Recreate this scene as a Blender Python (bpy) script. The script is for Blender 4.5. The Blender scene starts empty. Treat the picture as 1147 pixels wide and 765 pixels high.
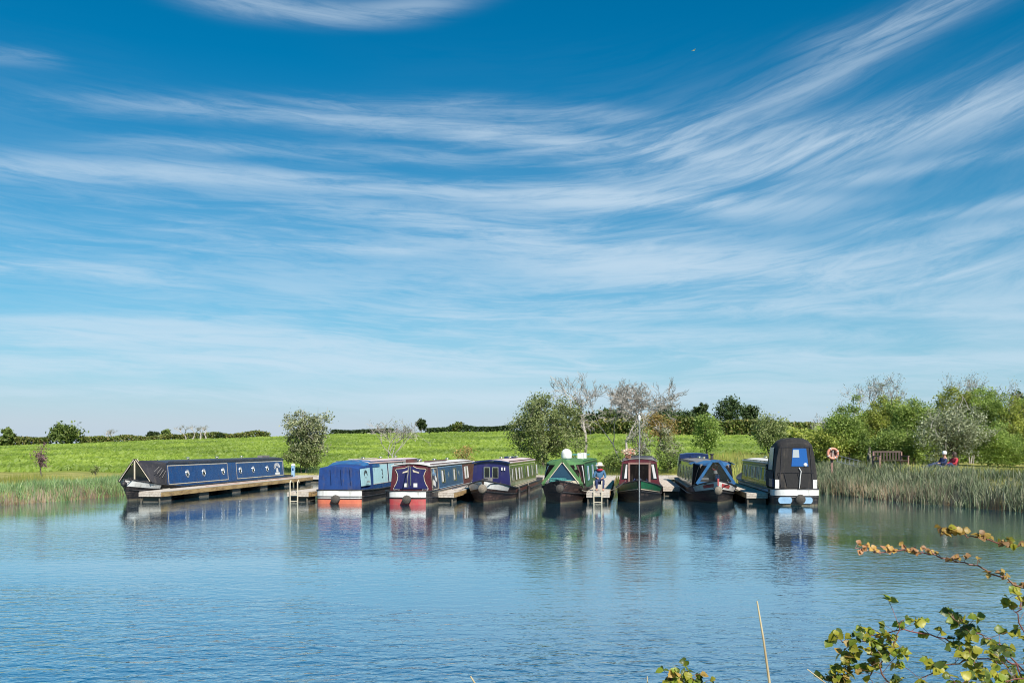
import bpy, math, random
import numpy as np
from mathutils import Vector, Matrix
SC = bpy.context.scene
COL = SC.collection
R = math.radians
# ------------------------------------------------------------------ camera, sky, sun, exposure
F, YH, CX, CH = 1080.0, 501.0, 573.5, 2.4       # photograph: focal length and eye line in its pixels; eye height in m
cam_d = bpy.data.cameras.new('camera'); cam = bpy.data.objects.new('camera', cam_d); COL.objects.link(cam)
cam_d.sensor_width = 36; cam_d.lens = 36*F/1147; cam_d.shift_y = (YH-382.5)/1147
cam_d.clip_start = .1; cam_d.clip_end = 8000
cam.location = (0, 0, CH); cam.rotation_euler = (R(90), 0, 0); SC.camera = cam
SUN_AZ, SUN_EL = 153.0, 44.0                     # clockwise from +Y (the view), degrees
sun_d = bpy.data.lights.new('sun', 'SUN'); sun = bpy.data.objects.new('sun', sun_d); COL.objects.link(sun)
sun_d.energy = 4.9; sun_d.angle = R(.53); sun_d.color = (1, .945, .86)
sv = Vector((math.sin(R(SUN_AZ))*math.cos(R(SUN_EL)), math.cos(R(SUN_AZ))*math.cos(R(SUN_EL)), math.sin(R(SUN_EL))))
sun.rotation_euler = (-sv).to_track_quat('-Z', 'Y').to_euler()
sun.location = sv*60
SC.view_settings.view_transform = 'Standard'; SC.view_settings.look = 'None'
SC.view_settings.exposure = 0.55; SC.view_settings.gamma = 1; SC.view_settings.use_curve_mapping = False
SC.cycles.max_bounces = 7; SC.cycles.diffuse_bounces = 3; SC.cycles.glossy_bounces = 4
SC.cycles.transparent_max_bounces = 6; SC.cycles.caustics_reflective = False; SC.cycles.caustics_refractive = False
SC.cycles.use_denoising = True; SC.cycles.filter_width = 1.1

class NT:
    """small helper to write node trees"""
    def __init__(s, tree): s.t = tree; s.N = tree.nodes; s.L = tree.links
    def n(s, typ, **kw):
        x = s.N.new(typ)
        for k, v in kw.items(): setattr(x, k, v)
        return x
    def put(s, inp, v):
        if hasattr(v, 'node'): s.L.new(v, inp)
        elif v is not None: inp.default_value = v
    def m(s, op, a, b=None, c=None, clamp=False):
        x = s.n('ShaderNodeMath', operation=op, use_clamp=clamp)
        for i, v in enumerate((a, b, c)): s.put(x.inputs[i], v)
        return x.outputs[0]
    def mix(s, f, a, b, blend='MIX'):
        x = s.n('ShaderNodeMix', data_type='RGBA', blend_type=blend, clamp_factor=True)
        s.put(x.inputs[0], f); s.put(x.inputs[6], a); s.put(x.inputs[7], b)
        return x.outputs[2]
    def noise(s, vec, scale, detail=3, rough=.5, dist=0, out=0):
        x = s.n('ShaderNodeTexNoise'); s.put(x.inputs['Vector'], vec)
        x.inputs['Scale'].default_value = scale; x.inputs['Detail'].default_value = detail
        x.inputs['Roughness'].default_value = rough; x.inputs['Distortion'].default_value = dist
        return x.outputs[out]
    def xyz(s, a, b, c):
        x = s.n('ShaderNodeCombineXYZ')
        for i, v in enumerate((a, b, c)): s.put(x.inputs[i], v)
        return x.outputs[0]
    def step(s, v, lo, hi):
        x = s.n('ShaderNodeMapRange', interpolation_type='SMOOTHSTEP'); s.put(x.inputs[0], v)
        x.inputs[1].default_value = lo; x.inputs[2].default_value = hi
        return x.outputs[0]

def build_sky():
    w = bpy.data.worlds.new('World'); SC.world = w; w.use_nodes = True
    t = NT(w.node_tree); t.N.clear()
    sky = t.n('ShaderNodeTexSky', sky_type='NISHITA', sun_disc=False)
    sky.sun_elevation = R(SUN_EL); sky.sun_rotation = R(SUN_AZ)
    sky.altitude = 0; sky.air_density = 1.0; sky.dust_density = .35; sky.ozone_density = 3.0
    hs = t.n('ShaderNodeHueSaturation'); hs.inputs['Hue'].default_value = .488
    hs.inputs['Saturation'].default_value = 1.32; hs.inputs['Value'].default_value = 1.0
    t.L.new(sky.outputs[0], hs.inputs['Color'])
    sc = t.n('ShaderNodeSeparateColor'); t.L.new(hs.outputs[0], sc.inputs[0])
    cc = t.n('ShaderNodeCombineColor')       # deeper, cleaner blue, as this camera renders it
    t.put(cc.inputs[0], t.m('MINIMUM', t.m('MULTIPLY', t.m('POWER', sc.outputs[0], 2.6), .03), t.m('MULTIPLY', sc.outputs[1], .74)))
    t.put(cc.inputs[1], t.m('MULTIPLY', sc.outputs[1], .99)); t.put(cc.inputs[2], t.m('MULTIPLY', sc.outputs[2], 1.13))
    clear = cc.outputs[0]
    tc = t.n('ShaderNodeTexCoord'); sep = t.n('ShaderNodeSeparateXYZ'); t.L.new(tc.outputs['Generated'], sep.inputs[0])
    X, Y, Z = sep.outputs
    az = t.m('ARCTAN2', X, Y); el = t.m('ARCSINE', Z)
    # cirrus: fibres that run level on the left and sweep upwards to the right
    q = t.m('SUBTRACT', az, .1)
    bend = t.m('MULTIPLY', t.m('ADD', q, t.m('SQRT', t.m('ADD', t.m('MULTIPLY', q, q), .012))), .19)
    bend = t.m('MULTIPLY', bend, t.step(el, .02, .36))
    bend = t.m('SUBTRACT', bend, t.m('MULTIPLY', az, .05))
    warp = t.noise(t.xyz(t.m('MULTIPLY', az, 1.0), t.m('MULTIPLY', el, 3.0), 2.3), 2.6, 2)
    e2 = t.m('SUBTRACT', el, bend)
    e2 = t.m('ADD', e2, t.m('MULTIPLY', t.m('SUBTRACT', warp, .5), .03))
    fib = t.noise(t.xyz(t.m('MULTIPLY', az, 2.4), t.m('MULTIPLY', e2, 27), .7), 1.0, 7, .6, .25)
    fine = t.noise(t.xyz(t.m('MULTIPLY', az, 11), t.m('MULTIPLY', e2, 110), 4.1), 1.0, 8, .68, .7)
    fib = t.m('ADD', t.m('MULTIPLY', fib, .58), t.m('MULTIPLY', fine, .42))
    veil = t.noise(t.xyz(t.m('MULTIPLY', az, 1.1), t.m('MULTIPLY', e2, 6), 9.1), 1.0, 3, .5, .2)
    def ang(px, py):
        dx = px-CX
        return math.atan(dx/F), math.atan((YH-py)/math.hypot(F, dx))
    def streak(p0, p1, p2, wpx, amp):
        """a band of cloud through three directions: parabola in azimuth and elevation"""
        A = [ang(*p) for p in (p0, p1, p2)]
        k = np.polyfit([a for a, e in A], [e for a, e in A], 2)
        a0, a1 = A[0][0], A[2][0]; mid, half = (a0+a1)/2, (a1-a0)/2
        d = t.m('SUBTRACT', az, mid)
        line = t.m('ADD', t.m('MULTIPLY', t.m('ADD', t.m('MULTIPLY', az, k[0]), k[1]), az), k[2])
        off = t.m('DIVIDE', t.m('SUBTRACT', t.m('ADD', el, t.m('MULTIPLY', t.m('SUBTRACT', warp, .5), .035)), line), wpx/F)
        g = t.m('POWER', 2.718, t.m('MULTIPLY', t.m('MULTIPLY', off, off), -1.0))
        q = t.m('DIVIDE', d, half); q = t.m('MULTIPLY', q, q)
        g = t.m('MULTIPLY', g, t.m('POWER', 2.718, t.m('MULTIPLY', t.m('MULTIPLY', q, q), -1.1)))
        return t.m('MULTIPLY', g, amp)
    S = [((-150, 172), (330, 205), (900, 240), 11, .8), ((90, 112), (430, 136), (860, 182), 10, .6),
         ((540, 245), (860, 180), (1360, 40), 28, .62), ((660, 175), (880, 105), (1100, -20), 16, .5), ((900, 60), (1000, 30), (1200, -60), 14, .3),
         ((760, 210), (950, 160), (1250, 60), 12, .45), ((950, 260), (1080, 235), (1260, 190), 7, .5),
         ((480, 265), (820, 305), (1250, 285), 20, .75), ((620, 300), (930, 290), (1350, 190), 12, .45),
         ((270, 284), (380, 286), (480, 290), 3.2, .75), ((-120, 292), (60, 302), (210, 322), 9, .6),
         ((190, -14), (350, 6), (520, -8), 10, .55), ((-60, 62), (20, 62), (70, 70), 6, .3),
         ((-300, 362), (150, 378), (700, 385), 15, 1.1), ((-300, 405), (100, 408), (620, 412), 11, 1.0), ((450, 410), (800, 405), (1300, 400), 9, .8), ((-200, 440), (300, 445), (900, 440), 9, .7), ((350, 350), (640, 352), (1300, 330), 10, .45),
         ((560, 385), (800, 378), (1250, 372), 8, .5), ((-300, 425), (573, 432), (1500, 425), 42, .3),
         ((280, 225), (560, 258), (900, 268), 12, .4), ((860, 345), (1000, 352), (1300, 350), 5, .5),
         ((440, 150), (700, 165), (1000, 150), 20, .42), ((100, 160), (300, 168), (560, 188), 10, .4), ((300, 110), (560, 122), (760, 140), 9, .4), ((560, 205), (760, 225), (960, 225), 9, .5), ((850, 215), (1000, 195), (1200, 150), 7, .4), ((480, 262), (640, 280), (860, 282), 6, .45), ((700, 320), (860, 322), (1100, 308), 7, .45), ((-100, 350), (200, 360), (560, 352), 5, .45), ((300, 395), (600, 398), (900, 392), 7, .4), ((-200, 250), (200, 258), (700, 262), 34, .28), ((350, 330), (850, 330), (1400, 310), 30, .4)]
    band = None
    for a in S:
        g = streak(*a); band = g if band is None else t.m('ADD', band, g)
    base = t.m('MULTIPLY', t.step(veil, .38, .78), .48)
    base = t.m('MULTIPLY', base, t.step(el, .42, .1))
    mod = t.m('ADD', t.m('MULTIPLY', t.step(fib, .38, .64), 1.3), .18)
    dens = t.m('MULTIPLY', t.m('ADD', band, base), mod)
    dens = t.m('MULTIPLY', dens, t.step(el, -.01, .05))
    dens = t.m('MULTIPLY', t.m('SUBTRACT', 1.0, t.m('POWER', 2.718, t.m('MULTIPLY', dens, -1.0))), .86)
    # pale air low over the land
    low = t.m('MULTIPLY', t.m('MAXIMUM', t.m('SUBTRACT', t.m('POWER', 2.718, t.m('MULTIPLY', t.m('MAXIMUM', el, 0), -8.5)), .04), 0), .95)
    col = t.mix(low, clear, (5.9, 6.9, 8.6, 1))
    col = t.mix(dens, col, (7.0, 8.5, 9.8, 1))
    bg = t.n('ShaderNodeBackground'); bg.inputs['Strength'].default_value = .062
    t.L.new(col, bg.inputs[0])
    o = t.n('ShaderNodeOutputWorld'); t.L.new(bg.outputs[0], o.inputs[0])
    w.cycles.sampling_method = 'MANUAL'; w.cycles.sample_map_resolution = 512
build_sky()

# ------------------------------------------------------------------ helpers
def at(px, py, z=0.0):
    """the point at height z that the photograph shows at a pixel"""
    y = F*(CH-z)/(py-YH)
    return Vector(((px-CX)*y/F, y, z))
def at_d(px, py, y):
    return Vector(((px-CX)*y/F, y, CH-(py-YH)*y/F))
def tag(o, label=None, cat=None, group=None, kind=None):
    if label: o['label'] = label
    if cat: o['category'] = cat
    if group: o['group'] = group
    if kind: o['kind'] = kind
    return o
def empty(name, loc=(0, 0, 0), rz=0, **k):
    o = bpy.data.objects.new(name, None); COL.objects.link(o); o.location = loc; o.rotation_euler = (0, 0, rz)
    o.empty_display_size = .3
    return tag(o, **k)
def link(name, me, parent=None):
    o = bpy.data.objects.new(name, me); COL.objects.link(o); o.parent = parent
    return o
def np_mesh(name, V, Fc, mat, smooth=False):
    """V (n,3) and Fc (m,k) arrays to a mesh"""
    me = bpy.data.meshes.new(name); V = np.asarray(V, np.float32); Fc = np.asarray(Fc, np.int32)
    k = Fc.shape[1]
    me.vertices.add(len(V)); me.vertices.foreach_set('co', V.ravel())
    me.loops.add(Fc.size); me.loops.foreach_set('vertex_index', Fc.ravel())
    me.polygons.add(len(Fc)); me.polygons.foreach_set('loop_start', np.arange(0, Fc.size, k, dtype=np.int32))
    if smooth: me.polygons.foreach_set('use_smooth', np.ones(len(Fc), bool))
    me.update(calc_edges=True); me.validate()
    me.materials.append(mat)
    return me
class MB:
    def __init__(s): s.v = []; s.f = []
    def add(s, vs, fs):
        b = len(s.v); s.v += [tuple(p) for p in vs]; s.f += [tuple(i+b for i in f) for f in fs]; return s
    def box(s, c, d, rot=None):
        vs = [Vector((x*d[0]/2, y*d[1]/2, z*d[2]/2)) for x in (-1, 1) for y in (-1, 1) for z in (-1, 1)]
        if rot is not None: vs = [rot @ p for p in vs]
        return s.add([p+Vector(c) for p in vs], [(0, 1, 3, 2), (4, 6, 7, 5), (0, 4, 5, 1), (2, 3, 7, 6), (0, 2, 6, 4), (1, 5, 7, 3)])
    def bar(s, a, b, w, h):
        a, b = Vector(a), Vector(b); d = b-a; q = d.to_track_quat('X', 'Z').to_matrix()
        return s.box((a+b)/2, (d.length, w, h), q)
    def loft(s, rings, closed=True, cap=True):
        n = len(rings[0]); vs = [p for r in rings for p in r]; fs = []
        for i in range(len(rings)-1):
            for j in range(n if closed else n-1):
                k = (j+1) % n; fs.append((i*n+j, i*n+k, (i+1)*n+k, (i+1)*n+j))
        if cap and closed:
            fs.append(tuple(range(n))[::-1]); fs.append(tuple(range((len(rings)-1)*n, len(rings)*n)))
        return s.add(vs, fs)
    def tube(s, pts, rad, n=6, cap=True):
        pts = [Vector(p) for p in pts]
        rad = [rad]*len(pts) if not hasattr(rad, '__len__') else rad
        rings = []; u = None
        for i, p in enumerate(pts):
            d = (pts[min(i+1, len(pts)-1)]-pts[max(i-1, 0)]).normalized()
            if u is None: u = d.orthogonal().normalized()
            u = (u-d*u.dot(d)).normalized(); w = d.cross(u)
            rings.append([p+(u*math.cos(2*math.pi*k/n)+w*math.sin(2*math.pi*k/n))*rad[i] for k in range(n)])
        return s.loft(rings, True, cap)
    def lathe(s, prof, c=(0, 0, 0), n=16, M=None):
        M = M or Matrix.Identity(3); c = Vector(c)
        return s.loft([[c+M @ Vector((r*math.cos(2*math.pi*k/n), r*math.sin(2*math.pi*k/n), z)) for k in range(n)] for r, z in prof])
    def torus(s, c, Rr, r, M=None, n=20, m=8):
        M = M or Matrix.Identity(3); c = Vector(c)
        rings = [[c+M @ Vector(((Rr+r*math.cos(2*math.pi*j/m))*math.cos(2*math.pi*i/n), (Rr+r*math.cos(2*math.pi*j/m))*math.sin(2*math.pi*i/n), r*math.sin(2*math.pi*j/m))) for j in range(m)] for i in range(n)]
        rings.append(rings[0]); return s.loft(rings, True, False)
    def slab(s, quad, nrm, th):
        """a plate: quad corners plus the same moved out by th along nrm"""
        q = [Vector(p) for p in quad]; n = Vector(nrm).normalized()*th; k = len(q)
        fs = [tuple(range(k))[::-1], tuple(range(k, 2*k))]+[(i, (i+1) % k, (i+1) % k+k, i+k) for i in range(k)]
        return s.add(q+[p+n for p in q], fs)
    def build(s, name, mat, parent=None, smooth=False, **k):
        me = bpy.data.meshes.new(name); me.from_pydata(s.v, [], s.f); me.validate()
        import bmesh
        bm = bmesh.new(); bm.from_mesh(me); bmesh.ops.recalc_face_normals(bm, faces=bm.faces); bm.to_mesh(me); bm.free()
        me.materials.append(mat)
        if smooth:
            me.shade_smooth()
            if hasattr(me, 'set_sharp_from_angle'): me.set_sharp_from_angle(angle=R(38))
        return tag(link(name, me, parent), **k)

# ------------------------------------------------------------------ materials
def newmat(name):
    m = bpy.data.materials.new(name); m.use_nodes = True; t = NT(m.node_tree); t.N.clear()
    return m, t
def finish(t, shader):
    o = t.n('ShaderNodeOutputMaterial'); t.L.new(shader, o.inputs[0])
def c4(c): return (c[0], c[1], c[2], 1)
def paint(name, c1, c2=None, rough=.4, scale=3.0, bump=0., stretch=(1, 1, 1), spec=.5, metal=0, lo=.4, hi=.65, dirt=.45):
    m, t = newmat(name)
    tc = t.n('ShaderNodeTexCoord'); mp = t.n('ShaderNodeMapping'); mp.inputs['Scale'].default_value = stretch
    t.L.new(tc.outputs['Object'], mp.inputs[0])
    n = t.noise(mp.outputs[0], scale, 6, .62)
    sp = t.n('ShaderNodeSeparateXYZ'); t.L.new(tc.outputs['Object'], sp.inputs[0])
    st = t.noise(t.xyz(t.m('MULTIPLY', sp.outputs[0], 7), t.m('MULTIPLY', sp.outputs[1], 7), t.m('MULTIPLY', sp.outputs[2], .9)), 1.0, 6, .65)
    gr = t.m('MULTIPLY', t.m('MULTIPLY', t.step(st, .5, .72), t.step(n, .35, .6)), dirt)
    b = t.n('ShaderNodeBsdfPrincipled')
    c2 = c2 or tuple(x*.75 for x in c1)
    t.L.new(t.mix(gr, t.mix(t.step(n, lo, hi), c4(c1), c4(c2)), (.13, .105, .08, 1)), b.inputs['Base Color'])
    t.put(b.inputs['Roughness'], t.m('ADD', t.m('MULTIPLY', n, .25), rough-.12))
    b.inputs['Specular IOR Level'].default_value = spec; b.inputs['Metallic'].default_value = metal
    if bump:
        bp = t.n('ShaderNodeBump'); bp.inputs['Strength'].default_value = 1; bp.inputs['Distance'].default_value = bump
        t.L.new(n, bp.inputs['Height']); t.L.new(bp.outputs[0], b.inputs['Normal'])
    finish(t, b.outputs[0]); return m
def leaf_mat(name, cols, trans=.3, rough=.55, patch=1.1):
    """every leaf takes its own tone"""
    m, t = newmat(name)
    g = t.n('ShaderNodeNewGeometry'); r = t.n('ShaderNodeValToRGB')
    e = r.color_ramp.elements
    while len(e) < len(cols): e.new(.5)
    for i, c in enumerate(cols): e[i].position = i/(len(cols)-1); e[i].color = c4(c)
    t.L.new(g.outputs['Random Per Island'], r.inputs[0])
    oi = t.n('ShaderNodeObjectInfo')
    hs = t.n('ShaderNodeHueSaturation'); t.L.new(r.outputs[0], hs.inputs['Color'])
    t.put(hs.inputs['Value'], t.m('ADD', t.m('MULTIPLY', oi.outputs['Random'], .3), .85))
    gp = t.noise(g.outputs['Position'], patch, 3, .55)          # light and dark clumps put into the leaf colour, over natural tone changes
    hs2 = t.n('ShaderNodeHueSaturation'); t.L.new(hs.outputs[0], hs2.inputs['Color']); hs = hs2
    t.put(hs2.inputs['Value'], t.m('ADD', t.m('MULTIPLY', t.step(gp, .32, .68), .6), .7)); t.put(hs2.inputs['Hue'], t.m('ADD', t.m('MULTIPLY', gp, -.05), .525))
    b = t.n('ShaderNodeBsdfPrincipled'); b.inputs['Roughness'].default_value = rough; b.inputs['Specular IOR Level'].default_value = .35
    t.L.new(hs.outputs[0], b.inputs['Base Color'])
    tr = t.n('ShaderNodeBsdfTranslucent'); t.L.new(hs.outputs[0], tr.inputs[0])
    mx = t.n('ShaderNodeMixShader'); mx.inputs[0].default_value = trans
    t.L.new(b.outputs[0], mx.inputs[1]); t.L.new(tr.outputs[0], mx.inputs[2])
    finish(t, mx.outputs[0]); return m
def glass_mat(name, c, rough=.06):
    m, t = newmat(name); b = t.n('ShaderNodeBsdfPrincipled')
    b.inputs['Base Color'].default_value = c4(c); b.inputs['Roughness'].default_value = rough
    b.inputs['Specular IOR Level'].default_value = .9
    finish(t, b.outputs[0]); return m
def clear_mat(name, tint=.75):
    """thin clear vinyl: mostly see-through, with a reflection"""
    m, t = newmat(name)
    a = t.n('ShaderNodeBsdfTransparent'); a.inputs[0].default_value = (tint, tint, tint, 1)
    g = t.n('ShaderNodeBsdfGlossy'); g.inputs['Roughness'].default_value = .12
    lw = t.n('ShaderNodeLayerWeight'); lw.inputs[0].default_value = .35
    mx = t.n('ShaderNodeMixShader'); t.put(mx.inputs[0], t.m('ADD', t.m('MULTIPLY', lw.outputs['Fresnel'], .6), .05))
    t.L.new(a.outputs[0], mx.inputs[1]); t.L.new(g.outputs[0], mx.inputs[2]); finish(t, mx.outputs[0]); return m
def hull_mat(name, c1, c2):
    """bitumen with streaks, scrapes and a paler scum line just above the water"""
    m, t = newmat(name)
    tc = t.n('ShaderNodeTexCoord'); sp = t.n('ShaderNodeSeparateXYZ'); t.L.new(tc.outputs['Object'], sp.inputs[0])
    n1 = t.noise(t.xyz(t.m('MULTIPLY', sp.outputs[0], .9), t.m('MULTIPLY', sp.outputs[1], .9), t.m('MULTIPLY', sp.outputs[2], 9)), 1.6, 6, .65)
    n2 = t.noise(t.xyz(t.m('MULTIPLY', sp.outputs[0], 6), t.m('MULTIPLY', sp.outputs[1], 6), t.m('MULTIPLY', sp.outputs[2], .7)), 1.5, 5, .6)
    k = t.m('MULTIPLY', t.step(n1, .42, .68), t.step(n2, .35, .65))
    col = t.mix(k, c4(c1), c4(c2))
    zz = t.m('ADD', sp.outputs[2], t.m('MULTIPLY', n2, .05))
    scum = t.m('MULTIPLY', t.step(zz, .12, .06), t.step(n2, .25, .5))
    col = t.mix(t.m('MULTIPLY', scum, .7), col, (.2, .17, .11, 1))
    b = t.n('ShaderNodeBsdfPrincipled'); t.L.new(col, b.inputs['Base Color']); t.put(b.inputs['Roughness'], t.m('ADD', t.m('MULTIPLY', n2, .4), .25))
    bp = t.n('ShaderNodeBump'); bp.inputs['Distance'].default_value = .006; t.L.new(n2, bp.inputs['Height']); t.L.new(bp.outputs[0], b.inputs['Normal'])
    finish(t, b.outputs[0]); return m

M = {}
M['hull'] = hull_mat('hull_black', (.012, .012, .014), (.1, .075, .065))
M['hull_brown'] = hull_mat('hull_brown', (.028, .018, .018), (.16, .09, .07))
M['navy'] = paint('navy_paint', (.007, .02, .085), (.006, .016, .065), .3)
M['blue'] = paint('royal_blue_paint', (.005, .055, .2), (.004, .042, .16), .28)
M['bright_blue'] = paint('bright_blue_canvas', (.006, .045, .19), (.004, .03, .14), .75, 2.5, .012)
M['teal_blue'] = paint('faded_blue_canvas', (.02, .12, .28), (.014, .08, .21), .8, 3, .01)
M['pale_blue'] = paint('pale_blue_paint', (.46, .72, .76), (.4, .64, .7), .4)
M['sky_panel'] = paint('light_blue_paint', (.3, .48, .66), (.24, .4, .58), .4)
M['purple'] = paint('indigo_paint', (.02, .018, .095), (.015, .014, .075), .35)
M['maroon'] = paint('maroon_paint', (.1, .014, .02), (.07, .01, .016), .35)
M['brown'] = paint('red_brown_paint', (.11, .04, .035), (.08, .03, .028), .4)
M['slate'] = paint('slate_blue_paint', (.03, .09, .19), (.025, .07, .15), .3)
M['green'] = paint('green_paint', (.02, .14, .065), (.015, .1, .05), .35)
M['dark_green'] = paint('dark_green_paint', (.02, .075, .03), (.03, .1, .025), .12, 1.2, spec=.9)
M['canvas_green'] = paint('green_canvas', (.075, .19, .06), (.055, .14, .05), .85, 2.5, .012)
M['canvas_black'] = paint('black_canvas', (.018, .017, .022), (.034, .032, .038), .8, 2.2, .03, (1, 1, .6))
M['canvas_grey'] = paint('charcoal_canvas', (.013, .012, .012), (.022, .02, .02), .85, 2.4, .025, (1, 1, .6))
M['white'] = paint('white_paint', (.78, .77, .74), (.68, .66, .62), .4)
M['cream'] = paint('cream_paint', (.68, .6, .45), (.6, .52, .38), .4)
M['roof_white'] = paint('roof_white', (.68, .66, .63), (.55, .5, .46), .6, 1.2)
M['roof_pink'] = paint('faded_pink_roof', (.62, .43, .4), (.6, .56, .52), .6, .8)
M['roof_grey'] = paint('grey_roof', (.16, .15, .15), (.24, .22, .2), .6, 1.5)
M['roof_dark'] = paint('dark_roof', (.035, .04, .06), (.06, .06, .07), .5, 1.5)
M['red'] = paint('red_paint', (.46, .055, .06), (.4, .1, .09), .45)
M['coral'] = paint('faded_red_paint', (.62, .17, .09), (.55, .14, .08), .55)
M['strake'] = paint('black_strake', (.018, .018, .02), (.05, .045, .045), .45)
M['steel'] = paint('galvanised_steel', (.5, .5, .5), (.38, .38, .38), .35, metal=.8)
M['brass'] = paint('brass', (.78, .7, .5), (.65, .56, .36), .22, metal=.9)
M['chrome'] = paint('chrome', (.82, .82, .82), (.75, .75, .75), .2, metal=.85)
M['glass'] = glass_mat('window_glass', (.012, .016, .02))
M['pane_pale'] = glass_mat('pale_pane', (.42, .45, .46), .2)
M['curtain_or_glint'] = paint('white_curtain_or_glint', (.72, .7, .68), (.5, .48, .47), .9, 12, .004, (1, 1, .1))  # real curtains, and the reflection painted into the portholes
M['blue_vinyl'] = glass_mat('blue_vinyl', (.012, .045, .085), .25)
M['vinyl_blue_bright'] = glass_mat('bright_blue_vinyl', (.012, .09, .33), .2)
M['clear'] = clear_mat('clear_vinyl')
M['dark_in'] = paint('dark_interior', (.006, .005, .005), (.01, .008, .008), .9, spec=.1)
M['rope'] = paint('rope', (.5, .46, .38), (.36, .32, .26), .9, 40, .004)
M['rope_fender'] = paint('rope_fender', (.085, .075, .065), (.05, .044, .038), .95, 25, .02)
M['rope_pale'] = paint('pale_rope_fender', (.26, .22, .17), (.16, .135, .105), .95, 25, .02)
M['teal_rope'] = paint('teal_rope', (.08, .3, .26), (.05, .2, .2), .9, 20, .01)
M['wood'] = paint('weathered_deck', (.46, .38, .29), (.3, .24, .18), .85, 2.5, .004, (.4, 6, 6))
M['wood_top'] = paint('sunbleached_deck', (.56, .5, .43), (.42, .36, .3), .85, 2.2, .004, (.6, 5, 5))
M['wood_yellow'] = paint('stained_fascia', (.47, .32, .14), (.26, .16, .07), .85, 1.6, .006, (1, 1, 4))
M['wood_pile'] = paint('pontoon_float', (.09, .08, .065), (.15, .13, .1), .85, 2.0)
M['bench'] = paint('weathered_bench', (.1, .065, .055), (.065, .045, .04), .8, 4, .004)
M['bench_arm'] = paint('pale_bench_arm', (.3, .17, .14), (.22, .13, .11), .8, 4, .004)
M['orange'] = paint('faded_orange', (.62, .26, .17), (.52, .24, .17), .5)
M['flower'] = leaf_mat('roof_flowers', [(.6, .32, .22), (.7, .62, .5), (.2, .24, .08), (.62, .2, .16)], .2)
M['tub'] = paint('terracotta_tub', (.3, .13, .08), (.22, .1, .06), .8)
M['skin'] = paint('skin', (.5, .28, .2), (.42, .22, .16), .5)
M['hat'] = paint('pale_hat', (.74, .66, .52), (.62, .54, .42), .8)
M['hat_white'] = paint('white_hat', (.8, .8, .8), (.7, .7, .7), .8)
M['shirt_blue'] = paint('blue_shirt', (.05, .14, .26), (.04, .11, .2), .85, 5, .01)
M['scarf_red'] = paint('red_cloth', (.45, .03, .05), (.33, .025, .04), .85, 5, .01)
M['cloth_navy'] = paint('navy_cloth', (.02, .035, .11), (.015, .025, .08), .9, 5, .01)
M['hair'] = paint('brown_hair', (.05, .03, .02), (.03, .02, .014), .6, 20, .01)
M['bark'] = paint('bark', (.13, .11, .085), (.08, .066, .05), .9, 6, .02, (1, 1, .3))
M['bark_pale'] = paint('pale_bark', (.42, .385, .34), (.3, .27, .235), .9, 5, .02, (1, 1, .3))
M['cane'] = paint('bramble_cane', (.19, .055, .05), (.12, .07, .035), .5)
M['dry'] = paint('dry_stalk', (.55, .46, .3), (.35, .26, .15), .6, 8, .002, (1, 1, .2))

# foliage tones
G_WILLOW = leaf_mat('willow_leaves', [(0.131, 0.207, 0.042), (0.273, 0.365, 0.078), (0.197, 0.283, 0.06), (0.393, 0.465, 0.144)], .4)
G_WILLOW_B = leaf_mat('yellow_green_leaves', [(0.202, 0.258, 0.042), (0.358, 0.396, 0.072), (0.269, 0.324, 0.06), (0.47, 0.48, 0.132)], .4)
G_GREY = leaf_mat('grey_willow_leaves', [(0.2, 0.221, 0.12), (0.379, 0.399, 0.26), (0.126, 0.155, 0.0599), (0.484, 0.499, 0.36)])
G_BUSH = leaf_mat('bush_leaves', [(0.14, 0.19, 0.06), (0.292, 0.336, 0.12), (0.205, 0.258, 0.085), (0.454, 0.47, 0.24)], .4)
G_PINK = leaf_mat('pinkish_leaves', [(0.168, 0.202, 0.0707), (0.336, 0.332, 0.188), (0.129, 0.173, 0.053), (0.422, 0.419, 0.283)])
G_DARK = leaf_mat('oak_leaves', [(0.0366, 0.068, 0.0259), (0.0824, 0.121, 0.0421), (0.0549, 0.0891, 0.0324)])
G_FAR = leaf_mat('far_green_leaves', [(0.0878, 0.138, 0.0346), (0.176, 0.225, 0.0518), (0.117, 0.173, 0.0432)])
G_HEDGE = leaf_mat('hedge_leaves', [(0.0927, 0.144, 0.0369), (0.185, 0.226, 0.0513), (0.139, 0.175, 0.0451), (0.301, 0.246, 0.0821)])
G_RUST = leaf_mat('rusty_leaves', [(0.342, 0.19, 0.0665), (0.418, 0.304, 0.095), (0.228, 0.228, 0.076), (0.494, 0.285, 0.114)])
G_PURPLE = leaf_mat('purple_leaves', [(0.162, 0.095, 0.104), (0.285, 0.171, 0.171), (0.114, 0.076, 0.0855)])
G_REED = leaf_mat('reed_blades', [(.09, .13, .06), (.19, .25, .13), (.28, .33, .2), (.42, .4, .27), (.14, .19, .09)], .25)
G_REED_L = leaf_mat('reed_blades_light', [(0.144, 0.245, 0.0722), (0.205, 0.304, 0.108), (0.151, 0.265, 0.117), (0.303, 0.353, 0.18), (0.181, 0.304, 0.0988)], .25)
G_DRYREED = leaf_mat('dry_reed_stems', [(0.299, 0.229, 0.131), (0.405, 0.325, 0.211), (0.229, 0.167, 0.105), (0.37, 0.291, 0.247)], .15)
G_GRASS = leaf_mat('bank_grass', [(.2, .25, .045), (.28, .3, .07), (.36, .33, .1), (.18, .23, .045)], .25)
G_CROP = leaf_mat('crop_leaves', [(0.128, 0.198, 0.0216), (0.151, 0.227, 0.0252), (0.18, 0.252, 0.0324), (0.208, 0.282, 0.0456)], .3, .55, .07)
G_BRAM = leaf_mat('bramble_leaves', [(0.132, 0.24, 0.024), (0.264, 0.36, 0.036), (0.084, 0.156, 0.024), (0.36, 0.336, 0.042)], .35, .4)

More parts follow.
